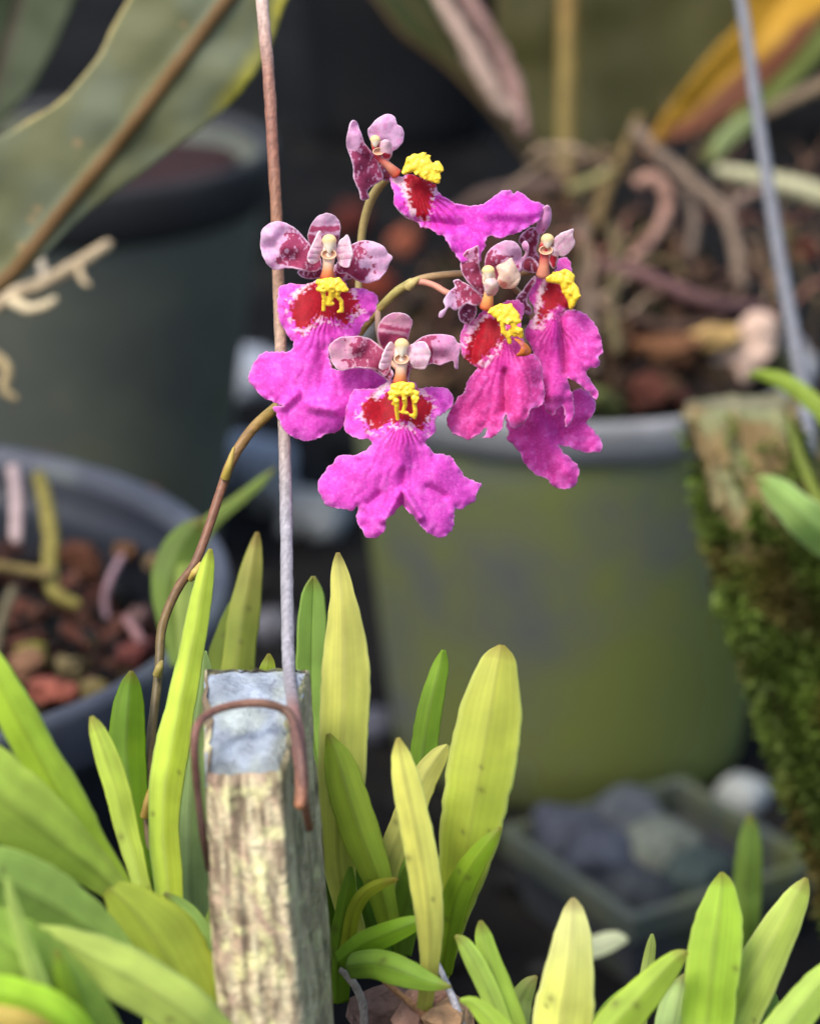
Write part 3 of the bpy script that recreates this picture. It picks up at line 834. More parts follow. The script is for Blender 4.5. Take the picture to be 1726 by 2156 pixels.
ptube('hanger_wire', wp, [27, 27, 27, 26, 26, 25, 26, 26, 27, 27, 27, 27, 28, 30, 30, 24], M_wire, post, wc, bumps=.07, seg=14, step=.0007)
ptube('tie_wire', [(652, 1745, .402), (642, 1690, .397), (633, 1600, .398), (622, 1540, .403), (606, 1500, .4065), (560, 1482, .4055), (500, 1483, .405), (445, 1500, .402), (416, 1528, .398), (410, 1580, .397), (416, 1660, .3985), (428, 1760, .400), (440, 1830, .404)],
      [17, 19, 20, 20, 19, 18, 18, 18, 18, 18, 17, 16, 15], M_wire, post, [(108, 66, 46), (112, 74, 58), (104, 72, 62), (100, 70, 60), (104, 76, 60), (120, 86, 66), (132, 92, 72), (126, 86, 68), (118, 78, 64), (106, 68, 56), (86, 56, 46), (76, 52, 44), (72, 50, 42)], bumps=.08, seg=12, step=.0006)

# ------------------------------------------------------------------ mossy slab on the right
mt = [P(1432, 862, .665), P(1672, 866, .655), P(1690, 832, .70), P(1448, 834, .71)]
mb = [P(2110, 2900, .575), P(2540, 2900, .565), P(2530, 2800, .60), P(2110, 2800, .61)]
def moss_wood_color(s, u, t, g, g2):
    w = float(fbm((s + u) * 15, t * 9, 41, 3))
    if s == 4:
        return lin((118, 114, 88)) * (.6 + .8 * w)
    c = lin((132, 112, 76)) * (.3 + 1.0 * w)
    k = float(sstep(.5, .7, fbm(np.array((s + u) * 6 + 9), np.array(t * 20), 43, 2)))
    c = c * (1 - k * .6) + lin((120, 134, 96)) * k * .6
    mo = float(sstep(.12, .25, t + .14 * g2 + .06 * (u - .4)))
    return c * (1 - mo) + lin((44, 52, 22)) * mo
mslab = empty('mossy_slab', np.mean(mb, axis=0), None, 'leaning wooden slab thickly covered in green moss at the right', 'wooden slab')
slab('timber', mt, mb, M_wood, mslab, moss_wood_color, nx=18, nz=120, rough=.0032, seed=6)
# moss fronds
mt_, mb_ = np.array(mt), np.array(mb)
def moss_cover(n, nb=4):
    R = np.random.RandomState(5)
    s = R.choice([0, 0, 0, 0, 1, 3, 3], n); u = R.rand(n); t = R.uniform(.02, .75, n); q = s + u
    w1 = vnoise(q * 5 + 3, t * 23, 71) * 2.2; w2 = vnoise(q * 6, t * 27 + 9, 72) * 2.2
    cl = fbm(q * 7 + t * 9 + w1, t * 46 - q * 3 + w2, 60, 3)
    keep = sstep(.10, .26, t + .20 * (cl - .5) + np.where(s == 0, .10 * (u - .45), 0))
    ok = R.rand(n) < keep * (.55 + .7 * sstep(.35, .6, cl)) + .02
    s, u, t, q, cl, keep = s[ok], u[ok], t[ok], q[ok], cl[ok], keep[ok]; n = len(s)
    a = mt_[s] * (1 - u)[:, None] + mt_[(s + 1) % 4] * u[:, None]; b_ = mb_[s] * (1 - u)[:, None] + mb_[(s + 1) % 4] * u[:, None]
    p = a * (1 - t)[:, None] + b_ * t[:, None]
    cc = mt_.mean(0) * (1 - t)[:, None] + mb_.mean(0) * t[:, None]
    nrm = np.cross(mt_[(s + 1) % 4] - mt_[s], mb_[s] - mt_[s]); nrm /= np.linalg.norm(nrm, axis=1)[:, None]
    nrm *= np.sign((nrm * (p - cc)).sum(1))[:, None]
    hgt = .0003 + .0045 * cl * (.3 + keep * .7) + R.uniform(-.0006, .0010, n)
    p = p + nrm * hgt[:, None]
    size = R.uniform(.0012, .0036, n)
    col = lin((76, 92, 30))[None, :] * (.35 + 1.2 * cl)[:, None]
    pale = R.rand(n) < .12
    col[pale] = lin((120, 136, 66)) * R.uniform(.6, 1.1, (pale.sum(), 1))
    dry = sstep(.58, .75, vnoise(q * 5 + 40, t * 17, 93))
    col = mixc(col, lin((92, 74, 36))[None, :], dry * .7)
    col = col * (.45 + 1.1 * vnoise(q * 4 + t * 6, t * 20, 90))[:, None]
    P_, N_, Z_, K_ = (np.repeat(z, nb, 0) for z in (p, nrm, size, col)); m = len(P_)
    d = N_ * R.uniform(.4, 1.1, m)[:, None] + R.normal(0, .6, (m, 3)) - np.array([0, 0, .2]); d /= np.linalg.norm(d, axis=1)[:, None]
    sd_ = np.cross(d, R.normal(0, 1, (m, 3))); sd_ /= np.linalg.norm(sd_, axis=1)[:, None]
    L_ = (Z_ * R.uniform(.6, 1.5, m))[:, None]; w = L_ * .16
    mid = P_ + d * L_ * .55 + N_ * L_ * .08
    V = np.stack([P_ - sd_ * w * .5, P_ + sd_ * w * .5, mid + sd_ * w, mid - sd_ * w, P_ + d * L_], 1).reshape(-1, 3)
    K_ = K_ * R.uniform(.85, 1.15, m)[:, None]
    C = np.stack([K_ * .85, K_ * .85, K_, K_, K_ * 1.06], 1).reshape(-1, 3)
    b0 = np.arange(m) * 5
    F = [f for b in b0.tolist() for f in ((b, b + 1, b + 2, b + 3), (b + 3, b + 2, b + 4))]
    return V, F, C
Vm, Fm, Cm = moss_cover(30000)
mo = mesh('moss', Vm, Fm, M_moss, mslab, np.array(Cm), smooth=False)
mo['kind'] = 'stuff'
ptube('hanger_wire', [(1440, -900, .70), (1535, -150, .69), (1566, 40, .688), (1600, 280, .686), (1640, 540, .684), (1680, 760, .682), (1692, 830, .68), (1698, 905, .664), (1704, 960, .652)], [24, 24, 24, 27, 30, 32, 32, 32, 28], M_wire, mslab,
      [(122, 123, 128)] * 9, bumps=.05, seg=14, step=.0009)

# ------------------------------------------------------------------ small orchid clumps (strap leaves)
def clump(base_px, base_d, label, leaves, name='orchid_plant', group=None):
    root = empty(name, P(*base_px, base_d), None, label, 'orchid', group)
    for k, lf in enumerate(leaves):
        pts, rgb = lf[0], lf[1]
        kw = lf[2] if len(lf) > 2 else {}
        strap_leaf('leaf', pts, rgb, M_leaf, root, seed=hash(base_px) % 97 + k, **kw)
    return root
SG = 'small strap-leaved orchids round the wooden post'
right_fan = clump((840, 2060), .44, 'fan of yellow-green strap leaves rising right of the wooden post', [
    ([(711, 1163, .445, 4), (714, 1195, .445, 30), (722, 1260, .443, 52), (727, 1340, .442, 80), (728, 1440, .44, 98), (724, 1540, .438, 100), (719, 1640, .437, 94), (712, 1740, .437, 78), (718, 1850, .44, 60), (750, 1980, .443, 44)], (208, 210, 98), dict(tip=(212, 206, 112), fold=.55, edge_rgb=(220, 220, 130))),
    ([(660, 1213, .458, 6), (659, 1250, .458, 44), (657, 1330, .457, 62), (656, 1430, .456, 64), (660, 1540, .455, 58), (680, 1660, .454, 54), (710, 1800, .452, 44)], (140, 174, 78), dict(fold=-.5)),
    ([(690, 1545, .432, 6), (712, 1600, .432, 56), (735, 1680, .431, 78), (765, 1770, .431, 78), (795, 1850, .432, 60), (820, 1950, .435, 40)], (160, 182, 58), dict(fold=.5)),
    ([(934, 1368, .462, 4), (928, 1400, .462, 30), (915, 1450, .461, 46), (902, 1510, .46, 54), (892, 1580, .459, 54), (880, 1680, .456, 48), (862, 1800, .452, 42), (850, 1930, .448, 36)], (132, 168, 46), dict(fold=.55)),
    ([(838, 1553, .420, 4), (844, 1590, .420, 36), (856, 1650, .419, 56), (873, 1730, .418, 68), (890, 1820, .418, 70), (902, 1910, .419, 60), (906, 1990, .421, 46), (902, 2060, .424, 36), (890, 2140, .43, 28)], (228, 226, 116), dict(fold=.45, edge_rgb=(214, 220, 130))),
    ([(942, 1568, .437, 4), (925, 1590, .437, 36), (893, 1640, .437, 54), (858, 1720, .437, 58), (828, 1790, .438, 54), (812, 1860, .44, 42), (815, 1950, .443, 34)], (204, 204, 112), dict(fold=.3)),
    ([(1056, 1358, .434, 8), (1052, 1384, .434, 64), (1042, 1440, .433, 104), (1030, 1520, .432, 132), (1016, 1600, .431, 142), (1000, 1690, .43, 138), (984, 1780, .43, 116), (966, 1870, .432, 84), (944, 1970, .436, 52), (915, 2090, .441, 38)], (184, 198, 70), dict(fold=.4, spots=9, tip=(204, 204, 92), edge_rgb=(206, 214, 120))),
    ([(1054, 1742, .424, 3), (1030, 1772, .424, 28), (995, 1820, .425, 48), (962, 1885, .427, 56), (945, 1960, .43, 46), (930, 2050, .435, 36)], (142, 174, 44), dict(fold=.5)),
    ([(905, 1935, .424, 4), (870, 1945, .424, 34), (820, 1965, .425, 50), (765, 1990, .428, 52), (715, 2025, .433, 40)], (132, 172, 40), dict(fold=.4)),
    ([(950, 2078, .418, 3), (905, 2068, .419, 34), (850, 2048, .42, 56), (790, 2030, .423, 60), (735, 2035, .43, 48)], (140, 176, 60), dict(fold=.4)),
    ([(838, 1850, .428, 4), (800, 1862, .429, 20), (765, 1885, .43, 26), (742, 1930, .432, 28), (730, 2010, .435, 30)], (158, 168, 44), dict(fold=.4)),
    ([(738, 1825, .436, 4), (734, 1870, .436, 30), (724, 1940, .437, 44), (712, 2030, .439, 50), (712, 2110, .441, 44)], (120, 156, 34), dict(fold=.5)),
    ([(700, 1690, .446, 6), (715, 1760, .446, 60), (745, 1850, .446, 84), (775, 1940, .446, 84), (800, 2040, .446, 60)], (92, 132, 24), dict(fold=.4)),
    ([(690, 1720, .45, 6), (684, 1800, .45, 50), (690, 1900, .45, 60), (705, 2000, .45, 60), (730, 2080, .45, 44)], (84, 120, 22), dict(fold=.4)),
    ([(900, 1760, .447, 6), (872, 1850, .447, 56), (850, 1930, .447, 66), (838, 2010, .447, 50)], (112, 146, 36), dict(fold=.4)),
    ([(905, 2095, .43, 4), (892, 2125, .43, 40), (880, 2180, .432, 44), (872, 2260, .436, 36)], (160, 184, 64), dict(fold=.4)),
], group=SG)
for k, (pp, w, rgb) in enumerate([([(908, 2000, .43), (935, 2060, .428), (960, 2120, .427), (985, 2200, .427)], [10, 14, 16, 16], (186, 182, 190)), ([(790, 2050, .43), (850, 2100, .43), (905, 2150, .428), (960, 2230, .425)], [12, 14, 16, 18], (176, 130, 92)), ([(720, 2040, .436), (760, 2100, .436), (770, 2200, .436)], 18, (150, 140, 128))]):
    ptube('root', pp, w, M_root, right_fan, rgb, bumps=.15, seed=k + 80)

clump((1360, 2420), .40, 'row of broad bright yellow-green leaf blades along the bottom right', [
    ([(1206, 1890, .412, 4), (1207, 1912, .412, 40), (1206, 1960, .411, 78), (1201, 2020, .41, 102), (1193, 2090, .41, 114), (1184, 2160, .41, 118), (1178, 2250, .41, 100), (1220, 2370, .405, 60)], (226, 228, 118), dict(fold=.4, tip=(226, 226, 150), edge_rgb=(232, 234, 160))),
    ([(1518, 1836, .418, 4), (1520, 1862, .418, 44), (1515, 1920, .417, 86), (1506, 1990, .416, 112), (1497, 2070, .415, 118), (1488, 2160, .415, 112), (1470, 2260, .412, 90), (1420, 2390, .406, 56)], (172, 204, 66), dict(fold=.35, edge_rgb=(190, 214, 100))),
    ([(1697, 1848, .425, 4), (1684, 1876, .425, 40), (1655, 1930, .424, 74), (1620, 1995, .423, 94), (1583, 2070, .421, 102), (1547, 2150, .42, 100), (1505, 2240, .415, 80), (1450, 2380, .408, 54)], (186, 204, 92), dict(fold=.4, edge_rgb=(206, 216, 130))),
    ([(1446, 2004, .410, 5), (1425, 2018, .41, 36), (1385, 2060, .409, 60), (1335, 2115, .408, 74), (1285, 2170, .407, 74), (1240, 2250, .406, 60), (1280, 2370, .403, 44)], (174, 200, 70), dict(fold=.4)),
    ([(1011, 1938, .420, 4), (1016, 1965, .42, 30), (1030, 2020, .419, 48), (1050, 2090, .418, 60), (1075, 2160, .416, 62), (1110, 2260, .412, 50), (1200, 2380, .405, 40)], (160, 190, 74), dict(fold=.4)),
    ([(958, 1970, .418, 4), (975, 1985, .418, 26), (1002, 2030, .417, 38), (1035, 2100, .416, 42), (1070, 2190, .414, 40), (1150, 2340, .408, 34)], (166, 194, 84), dict(fold=.4)),
    ([(968, 2106, .410, 4), (995, 2112, .41, 26), (1035, 2150, .409, 44), (1080, 2210, .408, 48), (1150, 2330, .404, 40)], (174, 204, 76), dict(fold=.4)),
    ([(1780, 2010, .405, 4), (1750, 2045, .405, 50), (1700, 2105, .404, 74), (1650, 2170, .403, 84), (1590, 2260, .402, 70), (1500, 2380, .402, 50)], (180, 206, 92), dict(fold=.4)),
    ([(1345, 2060, .425, 5), (1330, 2090, .425, 40), (1290, 2140, .424, 60), (1260, 2200, .422, 60), (1270, 2320, .414, 40)], (128, 160, 56), dict(fold=.4)),
    ([(1440, 2050, .422, 5), (1432, 2090, .422, 60), (1420, 2150, .42, 80), (1400, 2260, .415, 70), (1380, 2380, .408, 50)], (172, 196, 122), dict(fold=.3)),
    ([(1600, 2060, .43, 5), (1612, 2110, .43, 50), (1600, 2180, .428, 60), (1560, 2290, .42, 50), (1480, 2390, .41, 40)], (124, 158, 66), dict(fold=.3)),
    ([(1372, 1966, .43, 3), (1370, 1990, .43, 18), (1362, 2040, .43, 24), (1350, 2110, .428, 26), (1345, 2250, .42, 26)], (160, 178, 92), dict(fold=.3)),
    ([(1130, 2055, .43, 4), (1112, 2075, .43, 34), (1092, 2120, .43, 50), (1095, 2190, .425, 50), (1150, 2320, .415, 40)], (150, 170, 92), dict(fold=.3)),
], group=SG)
clump((1290, 2060), .60, 'single pale whitish leaf showing behind the brightest yellow blade', [
    ([(1322, 1980, .59, 5), (1300, 1978, .59, 34), (1262, 1990, .59, 44), (1225, 2010, .59, 36), (1215, 2080, .60, 24)], (212, 218, 176), dict(fold=.2))], group=SG)
clump((1575, 2160), .62, 'dim green leaf standing in front of the foot of the mossy slab', [
    ([(1577, 1712, .585, 4), (1578, 1745, .585, 34), (1576, 1800, .585, 50), (1572, 1870, .586, 54), (1572, 1950, .588, 50), (1575, 2100, .60, 36)], (118, 146, 58), dict(fold=.4))], group=SG)
clump((1900, 1260), .62, 'two slender pale green leaves growing out over the mossy slab', [
    ([(1588, 1008, .600, 5), (1604, 1012, .60, 30), (1640, 1040, .60, 66), (1690, 1088, .60, 80), (1750, 1140, .605, 80), (1830, 1210, .61, 50)], (166, 196, 108), dict(fold=.45, edge_rgb=(196, 216, 150))),
    ([(1575, 792, .640, 3), (1600, 788, .635, 20), (1650, 804, .63, 32), (1700, 838, .625, 38), (1760, 900, .62, 42), (1830, 1030, .615, 40), (1880, 1180, .615, 34)], (150, 172, 66), dict(fold=.4)),
    ([(1650, 860, .64, 3), (1664, 900, .64, 14), (1690, 980, .635, 18), (1740, 1080, .625, 22), (1850, 1200, .62, 22)], (128, 142, 58), dict(fold=.3))], group=SG)
clump((520, 1640), .50, 'olive green leaf blades standing behind the top of the wooden post', [
    ([(542, 1120, .490, 4), (538, 1150, .49, 26), (528, 1210, .489, 48), (515, 1290, .488, 62), (505, 1370, .487, 70), (500, 1450, .487, 66), (505, 1560, .49, 44)], (142, 154, 62), dict(fold=.5, tip=(176, 168, 88))),
    ([(520, 1230, .494, 4), (500, 1280, .494, 40), (482, 1340, .494, 56), (470, 1410, .494, 60), (480, 1540, .494, 44)], (112, 130, 44), dict(fold=.3)),
    ([(566, 1376, .455, 3), (566, 1392, .455, 22), (562, 1420, .455, 36), (556, 1480, .46, 36), (545, 1600, .48, 30)], (168, 190, 60), dict(fold=.3))], group=SG)
clump((400, 1500), .56, 'blurred green leaf hanging over the right rim of the wide pan', [
    ([(580, 985, .62, 3), (545, 1018, .615, 20), (500, 1055, .61, 26), (450, 1095, .605, 30), (415, 1140, .60, 40), (390, 1230, .58, 44), (395, 1380, .565, 36)], (140, 158, 76), dict(fold=.3)),
    ([(432, 1090, .59, 4), (405, 1120, .59, 56), (375, 1170, .588, 84), (360, 1230, .585, 82), (358, 1290, .58, 56), (380, 1400, .57, 36)], (104, 128, 50), dict(fold=.3))], group=SG)

left_plant = clump((330, 2420), .40, 'clump of strap-leaved orchid on the left bearing the magenta flower spray', [
    ([(-70, 1300, .385, 5), (-35, 1370, .386, 50), (15, 1465, .388, 74), (75, 1580, .392, 84), (135, 1690, .396, 86), (190, 1780, .40, 74), (250, 1870, .404, 54), (300, 1980, .406, 44), (330, 2200, .402, 40)], (211, 235, 84), dict(fold=.55, edge_rgb=(190, 214, 110))),
    ([(193, 1508, .418, 4), (204, 1535, .418, 30), (224, 1590, .418, 46), (248, 1665, .418, 50), (268, 1750, .418, 46), (292, 1840, .416, 36), (320, 1960, .412, 30), (330, 2200, .403, 30)], (204, 223, 96), dict(fold=.5)),
    ([(277, 1412, .436, 5), (275, 1445, .436, 46), (270, 1510, .435, 74), (268, 1590, .434, 80), (276, 1680, .432, 66), (294, 1780, .428, 46), (320, 1900, .42, 36), (335, 2200, .405, 30)], (104, 140, 24), dict(fold=.35)),
    ([(444, 1155, .440, 4), (437, 1190, .44, 26), (422, 1270, .438, 42), (404, 1370, .436, 48), (386, 1460, .433, 58), (366, 1560, .43, 66), (350, 1660, .427, 68), (346, 1760, .424, 62), (355, 1860, .42, 54), (360, 2000, .414, 46), (340, 2220, .404, 40)], (199, 219, 78), dict(fold=.55, edge_rgb=(182, 204, 104))),
    ([(432, 1370, .448, 4), (430, 1430, .448, 40), (420, 1520, .447, 66), (408, 1620, .445, 84), (402, 1730, .442, 90), (402, 1850, .437, 84), (400, 1970, .43, 70), (360, 2200, .41, 50)], (147, 173, 104), dict(fold=.3)),
    ([(-260, 1520, .378, 10), (-150, 1575, .38, 130), (-50, 1645, .383, 170), (50, 1715, .387, 156), (140, 1785, .392, 120), (215, 1845, .397, 76), (275, 1920, .40, 50), (320, 2100, .40, 40)], (201, 223, 96), dict(fold=.25)),
    ([(-260, 1760, .372, 10), (-150, 1800, .374, 110), (-40, 1838, .377, 140), (70, 1885, .382, 144), (170, 1945, .387, 116), (250, 2010, .391, 76), (320, 2130, .394, 50)], (178, 207, 101), dict(fold=.3)),
    ([(215, 1860, .398, 8), (265, 1900, .398, 96), (318, 1965, .398, 160), (362, 2040, .398, 180), (398, 2120, .398, 160), (400, 2230, .398, 100), (350, 2400, .398, 50)], (168, 184, 66), dict(fold=.35)),
    ([(60, 1950, .372, 8), (140, 1988, .373, 70), (230, 2035, .374, 104), (320, 2085, .375, 116), (410, 2150, .377, 112), (470, 2240, .382, 80), (420, 2400, .39, 50)], (197, 214, 106), dict(fold=.35, edge_rgb=(176, 196, 110))),
    ([(-120, 1900, .365, 8), (-30, 1960, .366, 110), (60, 2030, .367, 150), (140, 2110, .369, 150), (220, 2220, .374, 110), (300, 2400, .384, 50)], (157, 188, 78), dict(fold=.3)),
    ([(15, 1850, .362, 5), (32, 1920, .362, 26), (60, 2010, .363, 34), (95, 2110, .364, 40), (140, 2230, .368, 44), (240, 2420, .378, 40)], (184, 207, 106), dict(fold=.5)),
    ([(120, 2000, .366, 5), (135, 2060, .366, 34), (160, 2130, .367, 44), (195, 2230, .37, 50), (270, 2420, .38, 40)], (133, 165, 45), dict(fold=.5)),
    ([(-140, 2060, .356, 6), (-50, 2080, .357, 70), (50, 2110, .358, 90), (140, 2165, .36, 90), (240, 2290, .368, 60)], (182, 221, 66), dict(fold=.35)),
    ([(-130, 2130, .352, 6), (-30, 2142, .353, 50), (60, 2160, .354, 56), (160, 2230, .36, 50)], (213, 190, 98), dict(fold=.3)),
    ([(346, 1880, .41, 5), (390, 1920, .41, 40), (430, 1985, .408, 56), (452, 2070, .405, 60), (440, 2200, .402, 50), (380, 2400, .40, 40)], (145, 179, 91), dict(fold=.4)),
    ([(450, 1900, .418, 6), (445, 1980, .417, 50), (440, 2080, .414, 60), (420, 2220, .408, 50)], (124, 151, 58), dict(fold=.3)),
], group=SG)
# ------------------------------------------------------------------ flower spray
def tr(ox, oy, k):
    return lambda pts: [(ox + p[0] * k, oy + p[1] * k) + tuple(p[2:]) for p in pts]
c1 = tr(517.6, 414.05, .24988)
c2 = tr(707.3, 215.65, .28986)
c3 = tr(905.7, 414.05, .29607)
c4 = tr(646.95, 638.3, .23607)

stem = ptube('flower_stem', [(335, 2050, .41), (322, 1860, .424), (310, 1700, .432), (318, 1560, .438), (334, 1420, .443), (342, 1320, .446), (374, 1240, .449), (410, 1188, .451), (440, 1110, .453), (466, 1030, .455), (488, 970, .456), (528, 908, .458), (580, 860, .460), (640, 815, .462), (705, 760, .463), (760, 695, .463), (797, 652, .462), (835, 614, .461), (868, 594, .460)],
             [24, 23, 22, 21, 20, 20, 20, 20, 20, 21, 22, 23, 23, 21, 20, 19, 18, 19, 20], M_stem, left_plant,
             [(112, 86, 44), (104, 82, 44), (96, 78, 44), (92, 76, 44), (92, 80, 46), (104, 84, 44), (108, 80, 50), (112, 78, 54), (120, 80, 58), (124, 82, 58), (128, 96, 56), (136, 106, 58), (160, 138, 66), (160, 140, 70), (164, 146, 76), (170, 150, 80), (176, 158, 84), (176, 164, 92), (184, 168, 104)], bumps=.06, seg=14, step=.0007)
for k, (pp, w, rgb) in enumerate([
        ([(474, 1006, .4545), (481, 985, .4535), (487, 962, .4535), (493, 942, .454)], [20, 17, 12, 5], (170, 146, 66)),
        ([(402, 1220, .4495), (411, 1206, .448), (419, 1194, .4485), (423, 1184, .449)], [12, 18, 14, 5], (190, 164, 80)),
        ([(330, 1422, .441), (336, 1405, .4405), (342, 1392, .4415)], [18, 17, 6], (150, 134, 70)),
        ([(305, 1720, .429), (311, 1690, .4285), (317, 1660, .430)], [20, 18, 8], (170, 136, 62)),
        ([(858, 607, .4585), (868, 596, .458), (882, 586, .4585)], [18, 18, 8], (196, 178, 110))]):
    ptube('node_bract', pp, w, M_stem, stem, rgb, seg=12)
for pp, w, rgb in [
        ([(752, 700, .464), (755, 600, .465), (758, 540, .465), (764, 480, .464), (778, 428, .462), (796, 396, .460), (814, 376, .458)], [15, 15, 16, 18, 20, 20, 18], (164, 146, 92)),
        ([(868, 594, .460), (905, 583, .460), (975, 576, .461), (1050, 578, .462), (1115, 572, .461), (1140, 560, .459)], [17, 16, 15, 14, 14, 14], (176, 146, 100)),
        ([(868, 594, .459), (890, 594, .4585), (916, 602, .458), (940, 616, .457), (975, 628, .457), (1015, 640, .456)], [15, 14, 14, 14, 13, 13], (206, 142, 118)),
        ([(795, 652, .462), (796, 690, .460), (801, 720, .458), (808, 745, .456), (835, 775, .455)], [13, 12, 12, 11, 11], (214, 172, 140)),
        ([(720, 742, .463), (712, 690, .462), (702, 630, .459), (694, 590, .456)], 13, (170, 140, 96)),
        ([(1050, 578, .462), (1110, 640, .468), (1130, 720, .470), (1140, 800, .468)], 13, (176, 140, 100))]:
    ptube('pedicel', pp, w, M_stem, stem, rgb, seg=12)

MAG, PINKM = (242, 88, 212), (238, 76, 168)
def flower(base, d, label):
    f = empty('flower', P(*base, d), left_plant)
    f['label'] = label
    return f

def lip(parent, outline, red, streak, d0, mag, ctr, curve, tilt, ridges=(), seed=0, white=14, amp=.0005, wav=.0009, sr=(10, 62), whiteseg=None):
    red = np.array(red) if red is not None else None
    def depth(x, y, e):
        d = d0 + tilt[0] * (x - ctr[0]) + tilt[1] * (y - ctr[1])
        d = d - amp * (1 - np.exp(-e / 16)) + curve[0] * ((x - ctr[0]) / 100) ** 2 + curve[1] * ((y - ctr[1]) / 100) ** 2
        d = d + wav * 2 * (vnoise(x / 58, y / 58, seed) - .5) + .0006 * 2 * (vnoise(x / 13, y / 13, seed + 4) - .5) * np.exp(-e / 12)
        if streak is not None:
            an = np.arctan2((x - streak[0]) * streak[3] - (y - streak[1]) * streak[2], (x - streak[0]) * streak[2] + (y - streak[1]) * streak[3] + 25)
            d = d + .00008 * (1 - sstep(.35, .75, np.abs(an))) * np.sin(an * 44 + 4 * vnoise(x / 25, y / 25, seed + 5))
        for (x0, y0, x1, y1, w, a) in ridges:
            r, _ = dist_poly(x, y, [(x0, y0), (x1, y1)], closed=False)
            d = d - a * np.exp(-(r / w) ** 2)
        return d
    def color(x, y, e):
        m_ = lin(mag)[None, :]
        n1 = fbm(x / 14, y / 14, seed + 1, 3); n2 = fbm(x / 3.2, y / 3.2, seed + 2, 2)
        c = m_ * (.86 + .22 * n1 + .34 * (n2 - .5))[:, None]
        c = mixc(c, lin((246, 150, 232))[None, :], np.clip(.30 * sstep(.5, .78, n1) + .4 * (1 - sstep(0, 16, e)) * n1 + .35 * sstep(.62, .8, n2), 0, .6))
        c = mixc(c, lin((252, 196, 236))[None, :], (1 - sstep(.8, 2.8, e)) * .6)
        if streak is not None:
            sx, sy, ux, uy = streak
            rr = np.hypot(x - sx, y - sy); ang = np.arctan2((x - sx) * -uy + (y - sy) * ux, (x - sx) * ux + (y - sy) * uy)
            lines = sstep(.45, .75, .5 + .5 * np.sin(ang * 36 + 5 * fbm(x / 20, y / 20, seed + 9)) * (0.6 + .8 * fbm(x / 5, y / 6, seed + 12)))
            mk = lines * (1 - sstep(sr[0], sr[1], rr)) * (1 - sstep(.5, 1.0, np.abs(ang)))
            c = mixc(c, lin((170, 14, 104))[None, :], mk * .85)
            body = (1 - sstep(20, 150, rr)) * (1 - sstep(.15, .6, np.abs(ang)))
            c = mixc(c, lin((214, 30, 170))[None, :], body * .45)
        if red is not None:
            dr, ins = dist_poly(x, y, red)
            rad = fbm(ang * 9 + 40, rr / 26, seed + 6, 3) if streak is not None else fbm(x / 7, y / 7, seed + 6, 3)
            sd_ = np.where(ins, -dr, dr) - 3.5 + 15 * (rad - .5) + 5 * (fbm(x / 5, y / 5, seed + 16, 2) - .5)
            blot = sstep(.46, .58, fbm(x / 9, y / 6, seed + 7, 2))
            band = (1 - sstep(white * .5, white, sd_)) * blot
            c = mixc(c, lin((252, 206, 224))[None, :], band * .9)
            if whiteseg is not None:
                wd, _ = dist_poly(x, y, np.array(whiteseg), closed=False)
                c = mixc(c, lin((252, 222, 226))[None, :], (1 - sstep(4, 11, wd + 8 * (fbm(x / 6, y / 6, seed + 8) - .5))) * .9)
            inr = (1 - sstep(-3.5, 1.5, sd_)) * (1 - .8 * sstep(.70, .80, vnoise(x / 5, y / 5, seed + 21)) * sstep(-14, -3, sd_))
            rc = lin((182, 14, 38))[None, :] * (.66 + .6 * fbm(x / 6, y / 10, seed + 10, 3))[:, None]
            c = mixc(c, rc, inr)
            spk = sstep(.74, .84, vnoise(x / 4.5, y / 4.5, seed + 13)) * (1 - sstep(-12, -3, -sd_ * -1 + 0)) * 0
            out_s = sstep(.70, .8, vnoise(x / 4, y / 5, seed + 14)) * (1 - sstep(4, 24, sd_)) * sstep(1, 4, sd_)
            c = mixc(c, lin((184, 22, 84))[None, :], out_s * .8)
        return c
    return sheet('lip', outline, depth, color, M_petal, parent, spacing=2.3, thick=.00032, edge=2.3, efreq=.17, seed=seed)

